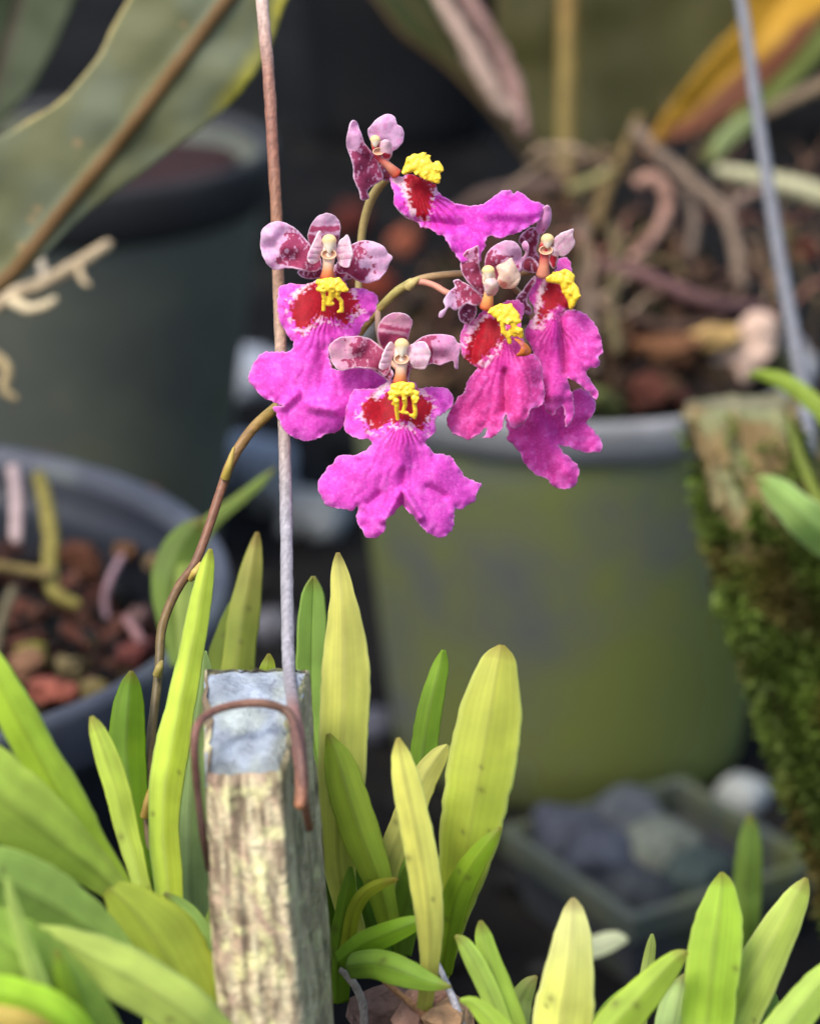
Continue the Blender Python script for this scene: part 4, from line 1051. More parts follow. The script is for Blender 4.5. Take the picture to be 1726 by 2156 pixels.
def petal(parent, name, outline, base, tipp, d0, d1, ext=.55, seed=0, cup=.00028, pale=(238, 196, 224), dark=(166, 64, 100), rim=(248, 222, 236), band=None, stripes=0.0, fold=None, wav=.0009):
    b_ = np.array(base[:2]); ax = np.array(tipp[:2]) - b_; L2 = ax.dot(ax)
    Ln = math.sqrt(L2)
    def tt(x, y): return ((x - b_[0]) * ax[0] + (y - b_[1]) * ax[1]) / L2
    def qq(x, y): return ((x - b_[0]) * -ax[1] + (y - b_[1]) * ax[0]) / L2
    def depth(x, y, e):
        t = tt(x, y)
        d = d0 + (d1 - d0) * t - cup * (1 - np.exp(-e / 9)) + wav * 2 * (vnoise(x / 26, y / 26, seed) - .5) + .0002 * (vnoise(x / 7, y / 7, seed + 1) - .5) * np.exp(-e / 10) + .0028 * np.clip(qq(x, y), -.5, .5) ** 2
        if fold:
            d = d - fold * np.clip(np.abs(qq(x, y)), 0, .6)
        return d
    def color(x, y, e):
        t = tt(x, y); q = qq(x, y)
        n = fbm(x / 11, y / 11, seed + 2, 3); n2 = fbm(x / 3, y / 3, seed + 3, 2)
        c = lin(pale)[None, :] * (.82 + .3 * n + .12 * (n2 - .5))[:, None]
        c = mixc(c, lin((224, 120, 184))[None, :], sstep(.5, .75, fbm(x / 9, y / 9, seed + 8)) * .4)
        edge_t = ext + .42 * (n - .5) * 1.4
        m_ = 1 - sstep(edge_t - .02, edge_t + .02, t)
        m_ = m_ * sstep(1.2, 4.0, e + 3.5 * (fbm(x / 5, y / 5, seed + 4) - .45))
        if stripes:
            s_ = sstep(.42, .6, .5 + .5 * np.sin(t * stripes + 6 * (fbm(x / 10, y / 10, seed + 5) - .5)))
            gaps = sstep(.55, .7, fbm(x / 4.5, y / 7, seed + 6))
            m_ = m_ * (1 - .9 * gaps * s_)
        else:
            gaps = sstep(.62, .72, fbm(x / 5, y / 8, seed + 6))
            m_ = m_ * (1 - .85 * gaps)
        if band is not None:
            for (b0, b1) in band:
                m_ = np.maximum(m_, sstep(b0 - .03, b0 + .03, t + .12 * (n - .5)) * (1 - sstep(b1 - .03, b1 + .03, t + .12 * (n - .5))) * sstep(.5, 2, e))
        dk = lin(dark)[None, :] * (.8 + .5 * n2)[:, None]
        c = mixc(c, dk, m_)
        c = mixc(c, lin(rim)[None, :], (1 - sstep(.6, 2.4, e)) * .75)
        return c
    return sheet(name, outline, depth, color, M_petal, parent, spacing=2.0, thick=.0003, edge=.7, efreq=.12, seed=seed)

def blobs(parent, name, strokes, d0, mat, voxel=.00016, dd=.0):
    """Fused beads along strokes [(x, y, r), ...] in photo units, raised towards the viewer by their own radius."""
    parts = []
    for st in strokes:
        st = np.array([tuple(q) + (0,) * (4 - len(q)) for q in st], float)
        for i in range(max(1, len(st) - 1)):
            a, b_ = st[i], st[min(i + 1, len(st) - 1)]
            k = max(1, int(np.hypot(*(b_ - a)[:2]) / (a[2] * .5)))
            for j in range(k + 1):
                q = a + (b_ - a) * j / k
                dep = d0 + (q[3] if len(q) > 3 else 0)
                r = q[2] * S * dep * rng.uniform(.85, 1.12)
                v, f = ico(2)
                parts.append((v * r + P(q[0], q[1], dep), f, np.ones(3)))
                if q[3] == 0:      # warty beads
                    for z in range(2):
                        a_, o_ = rng.uniform(0, 6.283), q[2] * rng.uniform(.5, 1.05)
                        rb_ = q[2] * rng.uniform(.3, .48) * S * dep
                        v, f = ico(1)
                        parts.append((v * rb_ + P(q[0] + o_ * math.cos(a_), q[1] + o_ * math.sin(a_), dep - q[2] * S * dep * rng.uniform(.2, 1.0)), f, np.ones(3)))
    V, F, C = merge(parts)
    return mesh(name, V, F, mat, parent, None, remesh=voxel)

def scl(strokes, k):   # (x, y, r[, dz]) strokes from crop units: radius scaled too
    return [[(p[0], p[1], p[2] * k) + tuple(p[3:]) for p in st] for st in strokes]

def ellip(parent, name, x, y, d, rx, ry, rgb, tipdrop=0.0, rz=None, tip_rgb=None, seed=0):
    bm = bmesh.new(); bmesh.ops.create_uvsphere(bm, u_segments=20, v_segments=14, radius=1)
    v = np.array([p.co[:] for p in bm.verts]); f = [[z.index for z in p.verts] for p in bm.faces]; bm.free()
    k = np.where(v[:, 2] < 0, -v[:, 2], 0)
    sx = 1 - .45 * k * (1 if tipdrop else 0)
    X = v[:, 0] * rx * sx; Yv = v[:, 2] * ry - tipdrop * k ** 1.5
    Z = v[:, 1] * (rz or rx) * sx
    sc = S * d
    V = P(x, y, d) + (X * sc)[:, None] * RIGHT + (Yv * sc)[:, None] * UP + (Z * sc)[:, None] * FWD
    c = np.tile(lin(rgb), (len(v), 1))
    if tip_rgb is not None:
        c = mixc(c, lin(tip_rgb)[None, :], sstep(-.1, .6, k))
    return mesh(name, V, f, M_flesh, parent, c)

def ring(parent, name, x, y, d, rx, ry, th, rgb, rgb_in):
    V = []; F = []; C = []; n, m2 = 24, 8; sc = S * d
    for i in range(n):
        a = 2 * math.pi * i / n
        for j in range(m2):
            b_ = 2 * math.pi * j / m2
            k = 1 + th * math.cos(b_)
            V.append(P(x, y, d) + (rx * k * math.cos(a) * sc) * RIGHT + (ry * k * math.sin(a) * sc) * UP - (rx * th * math.sin(b_) * sc) * FWD)
            C.append(lin(rgb))
    for i in range(n):
        for j in range(m2):
            F.append((i * m2 + j, ((i + 1) % n) * m2 + j, ((i + 1) % n) * m2 + (j + 1) % m2, i * m2 + (j + 1) % m2))
    b0 = len(V)
    V.append(P(x, y, d + .0006)); C.append(lin(rgb_in))
    for i in range(n):
        a = 2 * math.pi * i / n
        V.append(P(x, y, d + .0001) + (rx * math.cos(a) * sc) * RIGHT + (ry * math.sin(a) * sc) * UP); C.append(lin(rgb_in) * 1.1)
    for i in range(n):
        F.append((b0, b0 + 1 + i, b0 + 1 + (i + 1) % n))
    return mesh(name, V, F, M_flesh, parent, np.array(C))

WING = dict(ext=.02, pale=(240, 206, 216), rim=(252, 238, 240), dark=(214, 150, 170), cup=.0002, wav=.0005, fold=.0012)

# --- left flower, facing forward
D = .4495
f = flower((690, 590), D, 'leftmost magenta flower, facing forward over the upright wire')
lip(f, c1([(640, 690), (590, 715), (520, 738), (420, 735), (330, 745), (285, 775), (270, 850), (268, 930), (280, 1020), (320, 1100), (360, 1170), (385, 1205), (402, 1225), (405, 1255), (385, 1290), (330, 1305), (250, 1308), (170, 1310), (110, 1345), (60, 1420), (30, 1500), (25, 1545), (55, 1590), (110, 1650), (170, 1700), (230, 1725), (290, 1752), (318, 1764), (285, 1768), (245, 1770), (240, 1790), (260, 1830), (280, 1880), (310, 1940), (360, 2000), (430, 2040), (520, 2055), (600, 2040), (690, 2000), (770, 1975), (810, 1950), (835, 1910), (850, 1840), (890, 1770), (960, 1700), (1060, 1640), (1150, 1590), (1185, 1545), (1150, 1505), (1080, 1462), (990, 1437), (880, 1440), (800, 1462), (740, 1450), (712, 1390), (700, 1320), (705, 1260), (755, 1205), (830, 1190), (925, 1182), (960, 1140), (990, 1080), (1040, 1030), (1080, 975), (1105, 910), (1105, 860), (1080, 820), (1030, 790), (950, 775), (880, 775), (850, 760), (820, 705), (740, 690)]),
    c1([(590, 735), (520, 785), (430, 855), (385, 900), (375, 960), (415, 1040), (430, 1100), (480, 1125), (540, 1085), (600, 1030), (640, 1000), (680, 1025), (720, 1005), (780, 1045), (830, 1065), (870, 1010), (910, 960), (950, 930), (935, 885), (880, 835), (850, 770), (800, 720), (700, 690)]),
    (*c1([(690, 930)])[0], -.02, 1.0), D, MAG, c1([(640, 1350)])[0], (.0016, .0006), (0, -6e-6),
    ridges=[(*c1([(320, 1760)])[0], *c1([(430, 1660)])[0], 9, .0012), (*c1([(560, 1760)])[0], *c1([(760, 1790)])[0], 12, .0014), (*c1([(660, 1300)])[0], *c1([(640, 1560)])[0], 16, -.0012)],
    seed=101, sr=(30, 78), whiteseg=c1([(585, 720), (520, 765), (420, 835)]))
petal(f, 'petal', c1([(134, 300), (150, 270), (200, 230), (260, 212), (330, 220), (400, 255), (460, 310), (510, 370), (560, 430), (620, 500), (640, 570), (610, 620), (560, 632), (500, 625), (420, 608), (340, 602), (270, 615), (220, 600), (175, 555), (140, 490), (125, 420), (130, 345)]), c1([(640, 590)])[0], c1([(130, 380)])[0], .4515, .4505, ext=.62, seed=111)
petal(f, 'petal', c1([(760, 610), (780, 540), (850, 460), (890, 405), (960, 375), (1040, 375), (1110, 395), (1160, 420), (1195, 470), (1236, 515), (1208, 560), (1180, 630), (1130, 690), (1080, 715), (1025, 727), (970, 715), (905, 685), (850, 650), (790, 650)]), c1([(740, 610)])[0], c1([(1235, 515)])[0], .4515, .4505, ext=.56, seed=112)
petal(f, 'dorsal_sepal', c1([(600, 470), (540, 400), (525, 330), (540, 270), (570, 210), (620, 160), (680, 138), (740, 155), (780, 195), (798, 250), (792, 310), (770, 400), (720, 470)]), c1([(680, 470)])[0], c1([(680, 138)])[0], .4535, .4505, ext=.12, band=[(.0, .45), (.52, .68)], seed=113, pale=(216, 176, 200))
petal(f, 'lateral_sepal', c1([(640, 600), (560, 590), (480, 610), (440, 640), (480, 680), (560, 690), (640, 680)]), c1([(650, 640)])[0], c1([(440, 640)])[0], .454, .455, ext=1.0, seed=114, dark=(146, 48, 78))
petal(f, 'lateral_sepal', c1([(750, 580), (800, 600), (870, 640), (890, 680), (840, 700), (770, 680), (740, 640)]), c1([(740, 620)])[0], c1([(890, 680)])[0], .454, .455, ext=1.0, seed=115, dark=(152, 54, 84))
petal(f, 'column_wing', c1([(626, 288), (636, 360), (640, 410), (624, 500), (600, 550), (550, 567), (520, 530), (530, 470), (568, 380), (600, 320)]), c1([(640, 480)])[0], c1([(550, 480)])[0], .4475, .4462, seed=116, **WING)
petal(f, 'column_wing', c1([(860, 323), (880, 380), (890, 440), (900, 485), (880, 560), (860, 596), (800, 580), (775, 530), (768, 450), (790, 380), (830, 342)]), c1([(770, 480)])[0], c1([(880, 470)])[0], .4475, .4462, seed=117, **WING)
def column(f, cap, capr, mid, foot, d, C, k, cap_rgb=(238, 206, 140), ring_rgb=(240, 200, 164), foot_rgb=(196, 40, 30), body=None, drop=26):
    (cx, cy), (mx, my), (fx, fy) = C([cap])[0], C([mid])[0], C([foot])[0]
    ptube('column', [(cx, cy, d + .0012), ((cx + mx) / 2, (cy + my) / 2, d + .0008), (mx, my, d + .0006), ((mx + fx) / 2, (my + fy) / 2, d + .0008), (fx, fy, d + .0016)], [capr * k * 1.9, capr * k * 2.3, capr * k * 1.7, capr * k * 1.65, capr * k * 2.4], M_flesh, f,
          body or [(246, 226, 208), (246, 220, 204), (246, 214, 190), (236, 150, 96), foot_rgb], seg=16)
    ellip(f, 'anther_cap', cx, cy, d - .0008, capr * k * 1.08, capr * k * .98, cap_rgb, tipdrop=drop * k * 1.2, rz=capr * k * .9, tip_rgb=(252, 238, 214))
    sx, sy = cx * .34 + mx * .66, cy * .34 + my * .66
    ring(f, 'stigma', sx, sy, d - .0007, capr * k * 1.05, capr * k * .70, .11, ring_rgb, (204, 150, 114))
column(f, (703, 372), 58, (698, 545), (688, 690), .4472, c1, .24988, drop=44)
blobs(f, 'callus', scl([c1(s) for s in [
    [(615, 720, 28), (690, 712, 30), (780, 712, 30), (830, 760, 24)], [(612, 780, 22), (680, 770, 28), (760, 770, 30), (848, 785, 22)], [(650, 790, 24), (660, 860, 20, .0006), (655, 950, 19, .0014)],
    [(715, 790, 22), (718, 850, 22, .0006), (700, 905, 22, .001), (735, 900, 18, .001)], [(780, 790, 24), (770, 840, 22, .0006), (805, 880, 20, .001), (808, 960, 20, .0016), (780, 970, 16, .0016)], [(640, 730, 34), (730, 740, 36), (800, 750, 30)]]], .24988), .4464, M_callus)

# --- lowest flower, facing forward
D = .446
f = flower((835, 760), D, 'lowest central magenta flower with its lip fully spread')
lip(f, c4([(790, 695), (740, 690), (700, 712), (640, 752), (560, 772), (470, 766), (420, 776), (385, 830), (360, 900), (345, 980), (335, 1060), (340, 1120), (370, 1170), (430, 1200), (490, 1220), (540, 1207), (570, 1225), (575, 1265), (545, 1302), (490, 1330), (400, 1360), (340, 1350), (280, 1365), (240, 1410), (170, 1490), (120, 1560), (100, 1610), (110, 1690), (150, 1760), (190, 1810), (270, 1830), (340, 1835), (400, 1848), (425, 1822), (450, 1802), (462, 1850), (440, 1900), (455, 1970), (490, 2030), (540, 2090), (600, 2085), (660, 2060), (695, 2010), (700, 1940), (740, 1900), (800, 1832), (850, 1798), (890, 1850), (950, 1900), (990, 1960), (1040, 2020), (1120, 2070), (1210, 2085), (1270, 2040), (1305, 1970), (1310, 1890), (1312, 1832), (1350, 1840), (1430, 1800), (1490, 1760), (1510, 1700), (1540, 1640), (1540, 1605), (1480, 1580), (1400, 1550), (1360, 1490), (1310, 1410), (1270, 1370), (1200, 1345), (1150, 1345), (1090, 1300), (1045, 1255), (1060, 1220), (1120, 1170), (1140, 1100), (1130, 1040), (1190, 992), (1230, 972), (1280, 930), (1305, 870), (1280, 810), (1230, 765), (1150, 750), (1060, 755), (990, 760), (960, 715), (870, 697)]),
    c4([(730, 800), (640, 855), (540, 885), (505, 930), (495, 1010), (525, 1060), (570, 1105), (620, 1125), (680, 1080), (740, 1050), (800, 1058), (850, 1048), (930, 1048), (975, 1115), (1020, 1130), (1045, 1050), (1085, 960), (1115, 905), (1060, 870), (1000, 830), (860, 760)]),
    (*c4([(850, 1020)])[0], 0, 1.0), D, MAG, c4([(830, 1400)])[0], (.0012, .0007), (0, -8e-6),
    ridges=[(*c4([(850, 1650)])[0], *c4([(1010, 1910)])[0], 6, .0014), (*c4([(820, 1690)])[0], *c4([(690, 1930)])[0], 7, .0012), (*c4([(850, 1500)])[0], *c4([(850, 1800)])[0], 8, -.0010), (*c4([(540, 1790)])[0], *c4([(640, 1700)])[0], 8, -.0009), (*c4([(1220, 1720)])[0], *c4([(1080, 1640)])[0], 9, -.0009), (*c4([(840, 1100)])[0], *c4([(840, 1450)])[0], 18, .0010)],
    seed=131, sr=(34, 96), whiteseg=c4([(720, 715), (660, 770), (590, 850)]))
petal(f, 'petal', c4([(190, 400), (220, 350), (290, 305), (380, 300), (480, 300), (560, 325), (620, 360), (680, 420), (740, 500), (740, 590), (700, 650), (650, 620), (600, 590), (450, 577), (370, 587), (310, 602), (260, 580), (215, 520), (200, 460)]), c4([(720, 600)])[0], c4([(195, 430)])[0], .4475, .4465, ext=.64, stripes=26, seed=141, pale=(226, 172, 192))
petal(f, 'petal', c4([(900, 540), (905, 450), (930, 380), (980, 335), (1050, 297), (1140, 280), (1230, 285), (1300, 300), (1330, 345), (1370, 375), (1355, 440), (1345, 500), (1340, 582), (1312, 572), (1300, 515), (1240, 530), (1180, 550), (1120, 540), (1040, 560), (960, 580)]), c4([(900, 540)])[0], c4([(1360, 400)])[0], .4475, .4470, ext=.58, seed=142, pale=(224, 160, 196))
petal(f, 'dorsal_sepal', c4([(690, 430), (650, 350), (632, 290), (635, 230), (645, 185), (682, 130), (740, 92), (810, 85), (880, 100), (930, 145), (930, 195), (910, 260), (890, 330), (830, 410), (760, 450)]), c4([(760, 450)])[0], c4([(810, 85)])[0], .4485, .4450, ext=.1, band=[(.0, .46), (.56, .66)], stripes=0, seed=143, pale=(220, 158, 178))
petal(f, 'lateral_sepal', c4([(720, 560), (650, 570), (590, 580), (620, 620), (690, 660), (730, 690), (770, 640)]), c4([(760, 620)])[0], c4([(590, 580)])[0], .4478, .4485, ext=1.0, seed=144, dark=(160, 60, 82))
petal(f, 'lateral_sepal', c4([(870, 560), (920, 530), (930, 560), (910, 610), (900, 690), (870, 660)]), c4([(870, 600)])[0], c4([(930, 550)])[0], .4478, .4485, ext=1.0, seed=145, dark=(160, 60, 82))
petal(f, 'column_wing', c4([(740, 345), (770, 385), (772, 440), (742, 520), (702, 582), (652, 592), (640, 560), (665, 480), (700, 400)]), c4([(770, 480)])[0], c4([(660, 480)])[0], .4445, .4432, seed=146, **WING)
petal(f, 'column_wing', c4([(908, 390), (950, 362), (1010, 342), (1058, 352), (1085, 400), (1102, 455), (1082, 520), (1060, 577), (1020, 590), (960, 580), (920, 530), (903, 460)]), c4([(900, 470)])[0], c4([(1100, 460)])[0], .4445, .4430, seed=147, **WING)
column(f, (842, 372), 61, (838, 565), (828, 715), .4442, c4, .23607, foot_rgb=(204, 60, 40), drop=44)
blobs(f, 'callus', scl([c4(s) for s in [
    [(770, 745, 34), (850, 735, 38), (930, 740, 34)], [(745, 800, 28), (820, 795, 36), (900, 795, 36), (975, 805, 26)], [(735, 850, 20), (780, 830, 22)], [(765, 895, 18, .0004), (785, 870, 20)], [(800, 870, 24), (795, 950, 21, .0008), (805, 1030, 20, .0016)],
    [(868, 850, 28), (872, 910, 22, .0006), (850, 970, 20, .001), (890, 980, 18, .001)], [(950, 850, 26), (955, 910, 22, .0006), (965, 980, 22, .001), (958, 1020, 19, .0014), (920, 1000, 16, .0012)], [(985, 850, 18), (965, 880, 18)]]], .23607), .4430, M_callus)

# --- topmost flower, seen from the side
D = .452
f = flower((820, 375), D, 'topmost magenta flower, turned sideways with its lip sweeping to the right')
lip(f, c2([(390, 552), (430, 545), (480, 540), (540, 525), (640, 560), (715, 600), (740, 650), (800, 700), (880, 737), (980, 750), (1060, 740), (1130, 700), (1190, 660), (1250, 635), (1288, 664), (1320, 650), (1370, 680), (1410, 715), (1470, 730), (1510, 757), (1482, 810), (1470, 860), (1400, 900), (1330, 940), (1260, 960), (1200, 985), (1110, 970), (1085, 1010), (1080, 1060), (1050, 1100), (1045, 1162), (1010, 1140), (960, 1150), (912, 1160), (870, 1110), (850, 1080), (810, 1020), (780, 965), (740, 960), (690, 920), (630, 910), (580, 870), (520, 830), (450, 770), (415, 730), (425, 660), (405, 610)]),
    c2([(500, 560), (530, 530), (600, 540), (700, 590), (725, 605), (695, 650), (690, 720), (660, 800), (640, 855), (590, 800), (545, 730), (528, 650)]),
    (*c2([(620, 640)])[0], .55, .83), D, (244, 78, 216), c2([(900, 850)])[0], (.0008, .0006), (1.2e-5, -1.2e-5),
    ridges=[(*c2([(560, 860)])[0], *c2([(900, 900)])[0], 12, -.0012), (*c2([(1100, 800)])[0], *c2([(1450, 800)])[0], 14, .001)], seed=151, sr=(40, 120), whiteseg=c2([(430, 560), (500, 600), (525, 660), (560, 780)]))
petal(f, 'petal', c2([(132, 128), (152, 150), (176, 210), (202, 290), (250, 350), (300, 400), (315, 450), (330, 500), (340, 550), (290, 592), (242, 620), (225, 650), (238, 692), (205, 710), (180, 705), (170, 650), (142, 590), (125, 545), (125, 470), (105, 390), (82, 330), (78, 270), (90, 200), (108, 145)]), c2([(330, 480)])[0], c2([(90, 330)])[0], .453, .4505, ext=.80, seed=161, dark=(158, 62, 98), pale=(232, 180, 212), fold=.002)
petal(f, 'dorsal_sepal', c2([(240, 245), (235, 200), (270, 150), (320, 110), (370, 88), (420, 105), (445, 160), (480, 182), (492, 230), (480, 290), (440, 335), (410, 360), (370, 420), (330, 430), (300, 340), (260, 280)]), c2([(350, 430)])[0], c2([(380, 88)])[0], .4535, .452, ext=.12, seed=162, pale=(236, 190, 222))
petal(f, 'lateral_sepal', c2([(300, 500), (340, 450), (400, 500), (400, 560), (340, 560)]), c2([(400, 520)])[0], c2([(300, 520)])[0], .453, .454, ext=1, seed=163, dark=(150, 56, 74))
petal(f, 'lateral_sepal', c2([(420, 720), (450, 740), (520, 800), (545, 850), (500, 830), (450, 780)]), c2([(420, 720)])[0], c2([(545, 850)])[0], .4545, .455, ext=.9, seed=165, dark=(120, 34, 56))
petal(f, 'column_wing', c2([(325, 290), (360, 270), (392, 285), (400, 330), (400, 390), (372, 420), (340, 400), (322, 350)]), c2([(330, 400)])[0], c2([(380, 280)])[0], .4498, .449, seed=164, ext=.25, pale=(240, 206, 214), dark=(190, 50, 74), cup=.0007)
column(f, (285, 272), 36, (320, 400), (440, 520), .4502, c2, .28986, body=[(236, 206, 150), (196, 50, 60), (190, 52, 66), (230, 150, 120), (214, 70, 44)], drop=16)
blobs(f, 'callus', scl([c2(s) for s in [
    [(500, 505, 24), (540, 430, 34), (570, 400, 30), (640, 395, 28)], [(530, 480, 36), (600, 450, 40), (660, 440, 34)], [(600, 500, 32), (680, 480, 36), (740, 455, 26)], [(670, 395, 18), (655, 420, 22)], [(740, 440, 20), (765, 490, 20)], [(690, 520, 28), (740, 540, 24), (738, 575, 18)], [(620, 520, 28), (700, 560, 22), (735, 575, 16)], [(760, 480, 22), (725, 500, 26)]]], .28986), .4490, M_callus, voxel=.00017)

# --- hanging back flower, low on the right (mostly its lip shows)
D = .4615
f = flower((1140, 800), D, 'hindmost flower at the lower right, showing little but its drooping lip')
lip(f, c3([(545, 1722), (555, 1690), (540, 1600), (560, 1480), (640, 1380), (740, 1330), (850, 1330), (950, 1400), (1020, 1380), (1070, 1370), (1130, 1400), (1170, 1450), (1175, 1510), (1150, 1560), (1110, 1610), (1130, 1640), (1170, 1680), (1210, 1740), (1225, 1790), (1200, 1815), (1120, 1820), (1040, 1800), (960, 1775), (912, 1768), (940, 1820), (1000, 1870), (1050, 1920), (1055, 1970), (1030, 2040), (980, 2075), (920, 2080), (870, 2050), (820, 2000), (770, 1990), (720, 1950), (660, 1880), (640, 1830), (600, 1770)]),
    None, (*c3([(780, 1400)])[0], .1, 1.0), D, (238, 78, 184), c3([(860, 1700)])[0], (.0012, .0008), (0, -1e-5), ridges=[(*c3([(900, 1680)])[0], *c3([(1100, 1600)])[0], 10, -.0012), (*c3([(760, 1600)])[0], *c3([(950, 1950)])[0], 22, .0016)], seed=171)
petal(f, 'petal', c3([(700, 1180), (650, 1260), (640, 1360), (720, 1380), (780, 1300), (780, 1200)]), c3([(760, 1200)])[0], c3([(660, 1370)])[0], .463, .464, ext=.7, seed=172)

# --- right outer flower
D = .4570
f = flower((1145, 565), D, 'right outer magenta flower, turned to the right and half hidden')
lip(f, c3([(745, 582), (715, 650), (702, 720), (735, 790), (740, 850), (702, 900), (672, 970), (680, 1010), (720, 1060), (740, 1130), (780, 1200), (790, 1300), (790, 1400), (800, 1460), (830, 1520), (878, 1552), (900, 1510), (935, 1490), (955, 1560), (965, 1637), (1000, 1590), (1022, 1520), (1010, 1430), (982, 1340), (975, 1290), (1030, 1310), (1080, 1350), (1120, 1390), (1175, 1442), (1190, 1390), (1165, 1360), (1130, 1300), (1102, 1255), (1130, 1217), (1190, 1210), (1205, 1172), (1197, 1140), (1226, 1105), (1215, 1040), (1195, 960), (1150, 890), (1090, 830), (1020, 805), (950, 815), (918, 835), (960, 800), (1000, 760), (990, 640), (1000, 520), (985, 450), (950, 432), (910, 450), (890, 520), (830, 575), (790, 580)]),
    c3([(840, 610), (805, 720), (785, 820), (758, 915), (785, 895), (840, 830), (900, 780), (960, 795), (1005, 790), (970, 700), (925, 630)]),
    (*c3([(890, 850)])[0], .02, 1.0), D, (240, 80, 188), c3([(930, 1100)])[0], (.0016, .0006), (0, -8e-6),
    ridges=[(*c3([(930, 850)])[0], *c3([(960, 1250)])[0], 9, -.0018), (*c3([(870, 900)])[0], *c3([(880, 1400)])[0], 20, .0014)], seed=181, sr=(30, 110), whiteseg=c3([(800, 640), (770, 790), (750, 900)]))
petal(f, 'petal', c3([(640, 285), (680, 240), (740, 215), (772, 260), (765, 330), (755, 390), (790, 460), (790, 520), (730, 530), (690, 500), (690, 440), (665, 360), (635, 325)]), c3([(770, 510)])[0], c3([(680, 240)])[0], .4595, .4580, ext=.97, seed=182, dark=(150, 58, 88))
petal(f, 'petal', c3([(755, 250), (765, 170), (790, 95), (830, 60), (855, 90), (852, 170), (825, 230), (790, 265)]), c3([(770, 300)])[0], c3([(840, 60)])[0], .4585, .4560, ext=.18, seed=183, pale=(222, 150, 196))
petal(f, 'dorsal_sepal', c3([(655, 335), (680, 318), (698, 350), (696, 400), (670, 460), (650, 520), (630, 535), (622, 490), (640, 450), (668, 420), (680, 385), (664, 375)]), c3([(640, 530)])[0], c3([(690, 330)])[0], .4560, .4545, ext=.0, seed=184, pale=(226, 160, 200), cup=.0006)
petal(f, 'petal', c3([(640, 470), (700, 430), (760, 470), (780, 530), (720, 540), (650, 520)]), c3([(780, 510)])[0], c3([(640, 500)])[0], .458, .4575, ext=.9, seed=185, dark=(150, 56, 74))
petal(f, 'lateral_sepal', c3([(612, 730), (660, 660), (740, 568), (745, 610), (705, 670), (682, 740), (715, 790), (720, 830), (690, 835), (640, 785)]), c3([(740, 580)])[0], c3([(640, 790)])[0], .4585, .4595, ext=.95, seed=186, dark=(140, 52, 80))
petal(f, 'column_wing', c3([(880, 345), (882, 300), (920, 265), (970, 245), (1016, 230), (1012, 280), (1026, 320), (1015, 360), (980, 400), (940, 422), (900, 400)]), c3([(885, 380)])[0], c3([(1016, 240)])[0], .4550, .4530, seed=187, **WING)
petal(f, 'column_wing', c3([(820, 360), (880, 360), (905, 410), (895, 480), (870, 510), (840, 450)]), c3([(840, 480)])[0], c3([(890, 370)])[0], .4552, .4545, seed=188, ext=.5, pale=(240, 214, 214), dark=(192, 40, 60), cup=.0005)
column(f, (832, 305), 44, (815, 420), (800, 560), .4550, c3, .29607, body=[(236, 206, 150), (190, 40, 56), (186, 44, 62), (226, 150, 120), (220, 140, 116)], drop=18)
blobs(f, 'callus', scl([c3(s) for s in [
    [(840, 590, 22), (900, 560, 30), (960, 540, 28), (1005, 570, 26)], [(860, 590, 26), (930, 590, 34), (1000, 590, 30)], [(950, 620, 30), (960, 670, 28, .0004), (1000, 680, 28)], [(1010, 630, 26), (1035, 660, 22), (1040, 710, 24)], [(975, 700, 26, .0004), (1000, 750, 24, .0008), (1000, 785, 18, .001)], [(1030, 720, 22), (1010, 770, 20, .0006)]]], .29607), .4536, M_callus, voxel=.00017)

# --- right inner flower
D = .4515
f = flower((1030, 640), D, 'right inner magenta flower with a deep red throat, in front of the outer one')
lip(f, c3([(415, 788), (360, 830), (320, 870), (255, 890), (228, 950), (215, 1030), (225, 1100), (240, 1150), (290, 1190), (340, 1212), (345, 1222), (310, 1255), (270, 1312), (240, 1390), (190, 1440), (140, 1520), (125, 1570), (130, 1630), (160, 1680), (220, 1710), (290, 1725), (340, 1690), (380, 1655), (405, 1652), (395, 1690), (378, 1716), (430, 1715), (480, 1680), (510, 1640), (525, 1565), (540, 1543), (560, 1610), (592, 1645), (640, 1620), (690, 1580), (715, 1512), (770, 1500), (800, 1460), (810, 1400), (800, 1300), (790, 1220), (760, 1150), (730, 1125), (690, 1110), (670, 1050), (640, 960), (650, 860), (666, 800), (656, 758), (600, 735), (540, 745), (480, 775)]),
    c3([(430, 850), (360, 905), (300, 980), (262, 1080), (252, 1150), (300, 1188), (340, 1192), (370, 1150), (430, 1090), (480, 1070), (530, 1000), (500, 910), (470, 850)]),
    (*c3([(540, 1000)])[0], -.05, 1.0), D, PINKM, c3([(500, 1300)])[0], (.0016, .0007), (0, -8e-6),
    ridges=[(*c3([(530, 1250)])[0], *c3([(535, 1520)])[0], 9, -.0016), (*c3([(650, 1250)])[0], *c3([(650, 1550)])[0], 22, .001), (*c3([(350, 900)])[0], *c3([(290, 1150)])[0], 10, -.001)], seed=191, sr=(20, 84), whiteseg=c3([(380, 880), (330, 960), (290, 1040)]))
petal(f, 'dorsal_sepal', c3([(215, 462), (250, 392), (300, 362), (338, 350), (345, 420), (352, 520), (378, 580), (395, 650), (370, 700), (310, 650), (255, 590), (220, 530)]), c3([(385, 680)])[0], c3([(290, 350)])[0], .4525, .4510, ext=.80, seed=192, dark=(152, 58, 88), pale=(222, 164, 196))
petal(f, 'petal', c3([(400, 560), (388, 490), (395, 430), (430, 370), (500, 325), (560, 313), (610, 330), (645, 380), (652, 440), (640, 520), (600, 560), (500, 600), (430, 600)]), c3([(430, 610)])[0], c3([(580, 313)])[0], .4530, .4515, ext=.55, seed=193, pale=(228, 180, 208), dark=(158, 60, 92))
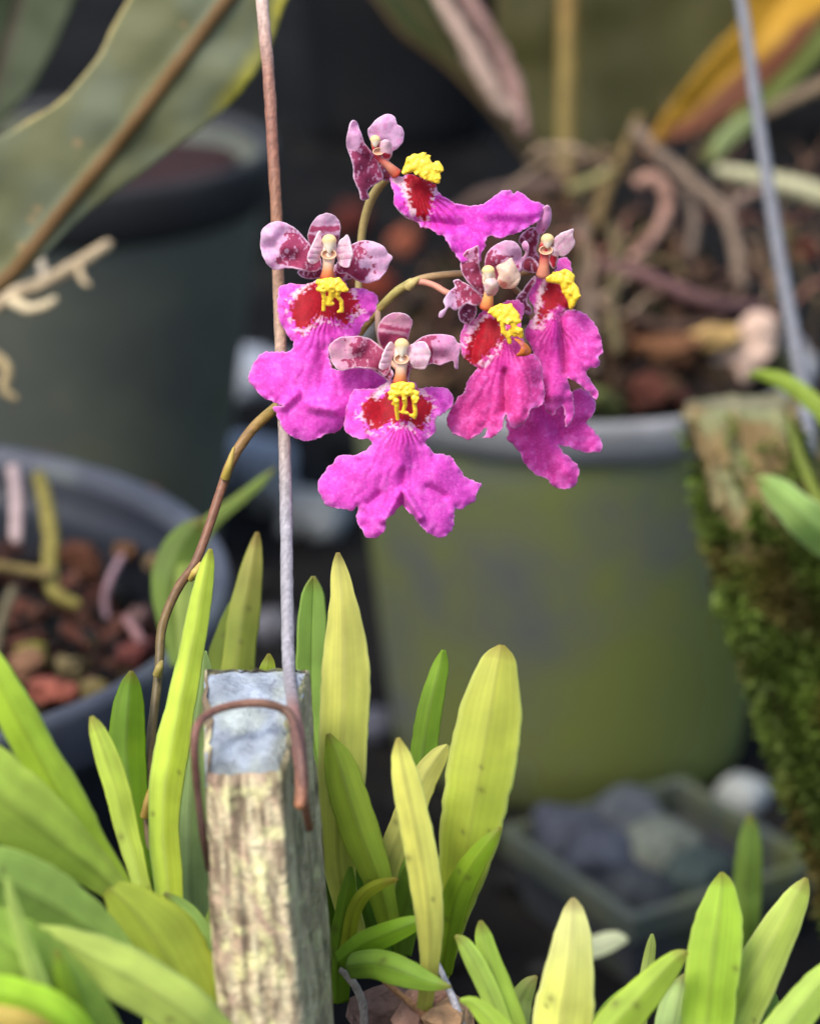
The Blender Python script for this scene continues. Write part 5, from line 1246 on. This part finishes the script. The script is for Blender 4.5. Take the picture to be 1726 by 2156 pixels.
petal(f, 'petal', c3([(62, 855), (70, 820), (105, 790), (95, 740), (130, 680), (175, 640), (165, 600), (200, 588), (232, 610), (290, 640), (350, 690), (372, 750), (310, 775), (260, 762), (210, 792), (170, 806), (130, 785), (100, 832), (82, 856)]), c3([(380, 740)])[0], c3([(100, 760)])[0], .4520, .4500, ext=.80, stripes=22, seed=194, dark=(166, 66, 96))
petal(f, 'lateral_sepal', c3([(205, 802), (240, 770), (275, 750), (322, 770), (330, 820), (315, 855), (272, 905), (222, 892), (200, 850)]), c3([(320, 780)])[0], c3([(215, 880)])[0], .4528, .4535, ext=.95, seed=195, dark=(126, 50, 82))
petal(f, 'column_wing', c3([(475, 500), (530, 470), (575, 440), (600, 490), (637, 560), (622, 620), (572, 650), (502, 642), (478, 600), (490, 555)]), c3([(480, 600)])[0], c3([(600, 490)])[0], .4497, .4484, seed=196, ext=.12, pale=(244, 214, 190), rim=(250, 232, 204), dark=(224, 150, 130), cup=.0009)
petal(f, 'column_wing', c3([(380, 600), (420, 580), (470, 600), (480, 650), (450, 700), (400, 690)]), c3([(430, 700)])[0], c3([(430, 590)])[0], .4496, .4490, seed=197, ext=.2, pale=(244, 222, 206), dark=(206, 110, 100), cup=.0006)
column(f, (412, 530), 44, (425, 640), (400, 790), .4498, c3, .29607, body=[(240, 214, 150), (244, 220, 190), (240, 200, 150), (236, 170, 96), (216, 90, 60)], cap_rgb=(242, 214, 140), drop=14)
blobs(f, 'callus', scl([c3(s) for s in [
    [(430, 820, 24), (490, 790, 30), (560, 790, 28), (600, 830, 26)], [(460, 840, 26), (540, 830, 34), (610, 850, 28)], [(500, 870, 26), (560, 880, 32), (630, 885, 20)], [(510, 900, 22), (520, 960, 20, .0005), (550, 990, 22, .0008), (565, 1035, 18, .0012)], [(590, 910, 24), (600, 950, 24, .0004), (640, 950, 24), (645, 990, 20, .0006)], [(570, 950, 18, .0006), (600, 980, 22, .0008)]]], .29607), .4484, M_callus, voxel=.00017)
petal(f, 'column_foot', c3([(600, 1015), (650, 1030), (700, 1070), (712, 1110), (670, 1130), (610, 1128), (640, 1100), (640, 1060)]), c3([(600, 1020)])[0], c3([(710, 1120)])[0], .4488, .4484, ext=.0, seed=199, pale=(216, 124, 50), rim=(226, 140, 60), cup=.0006)
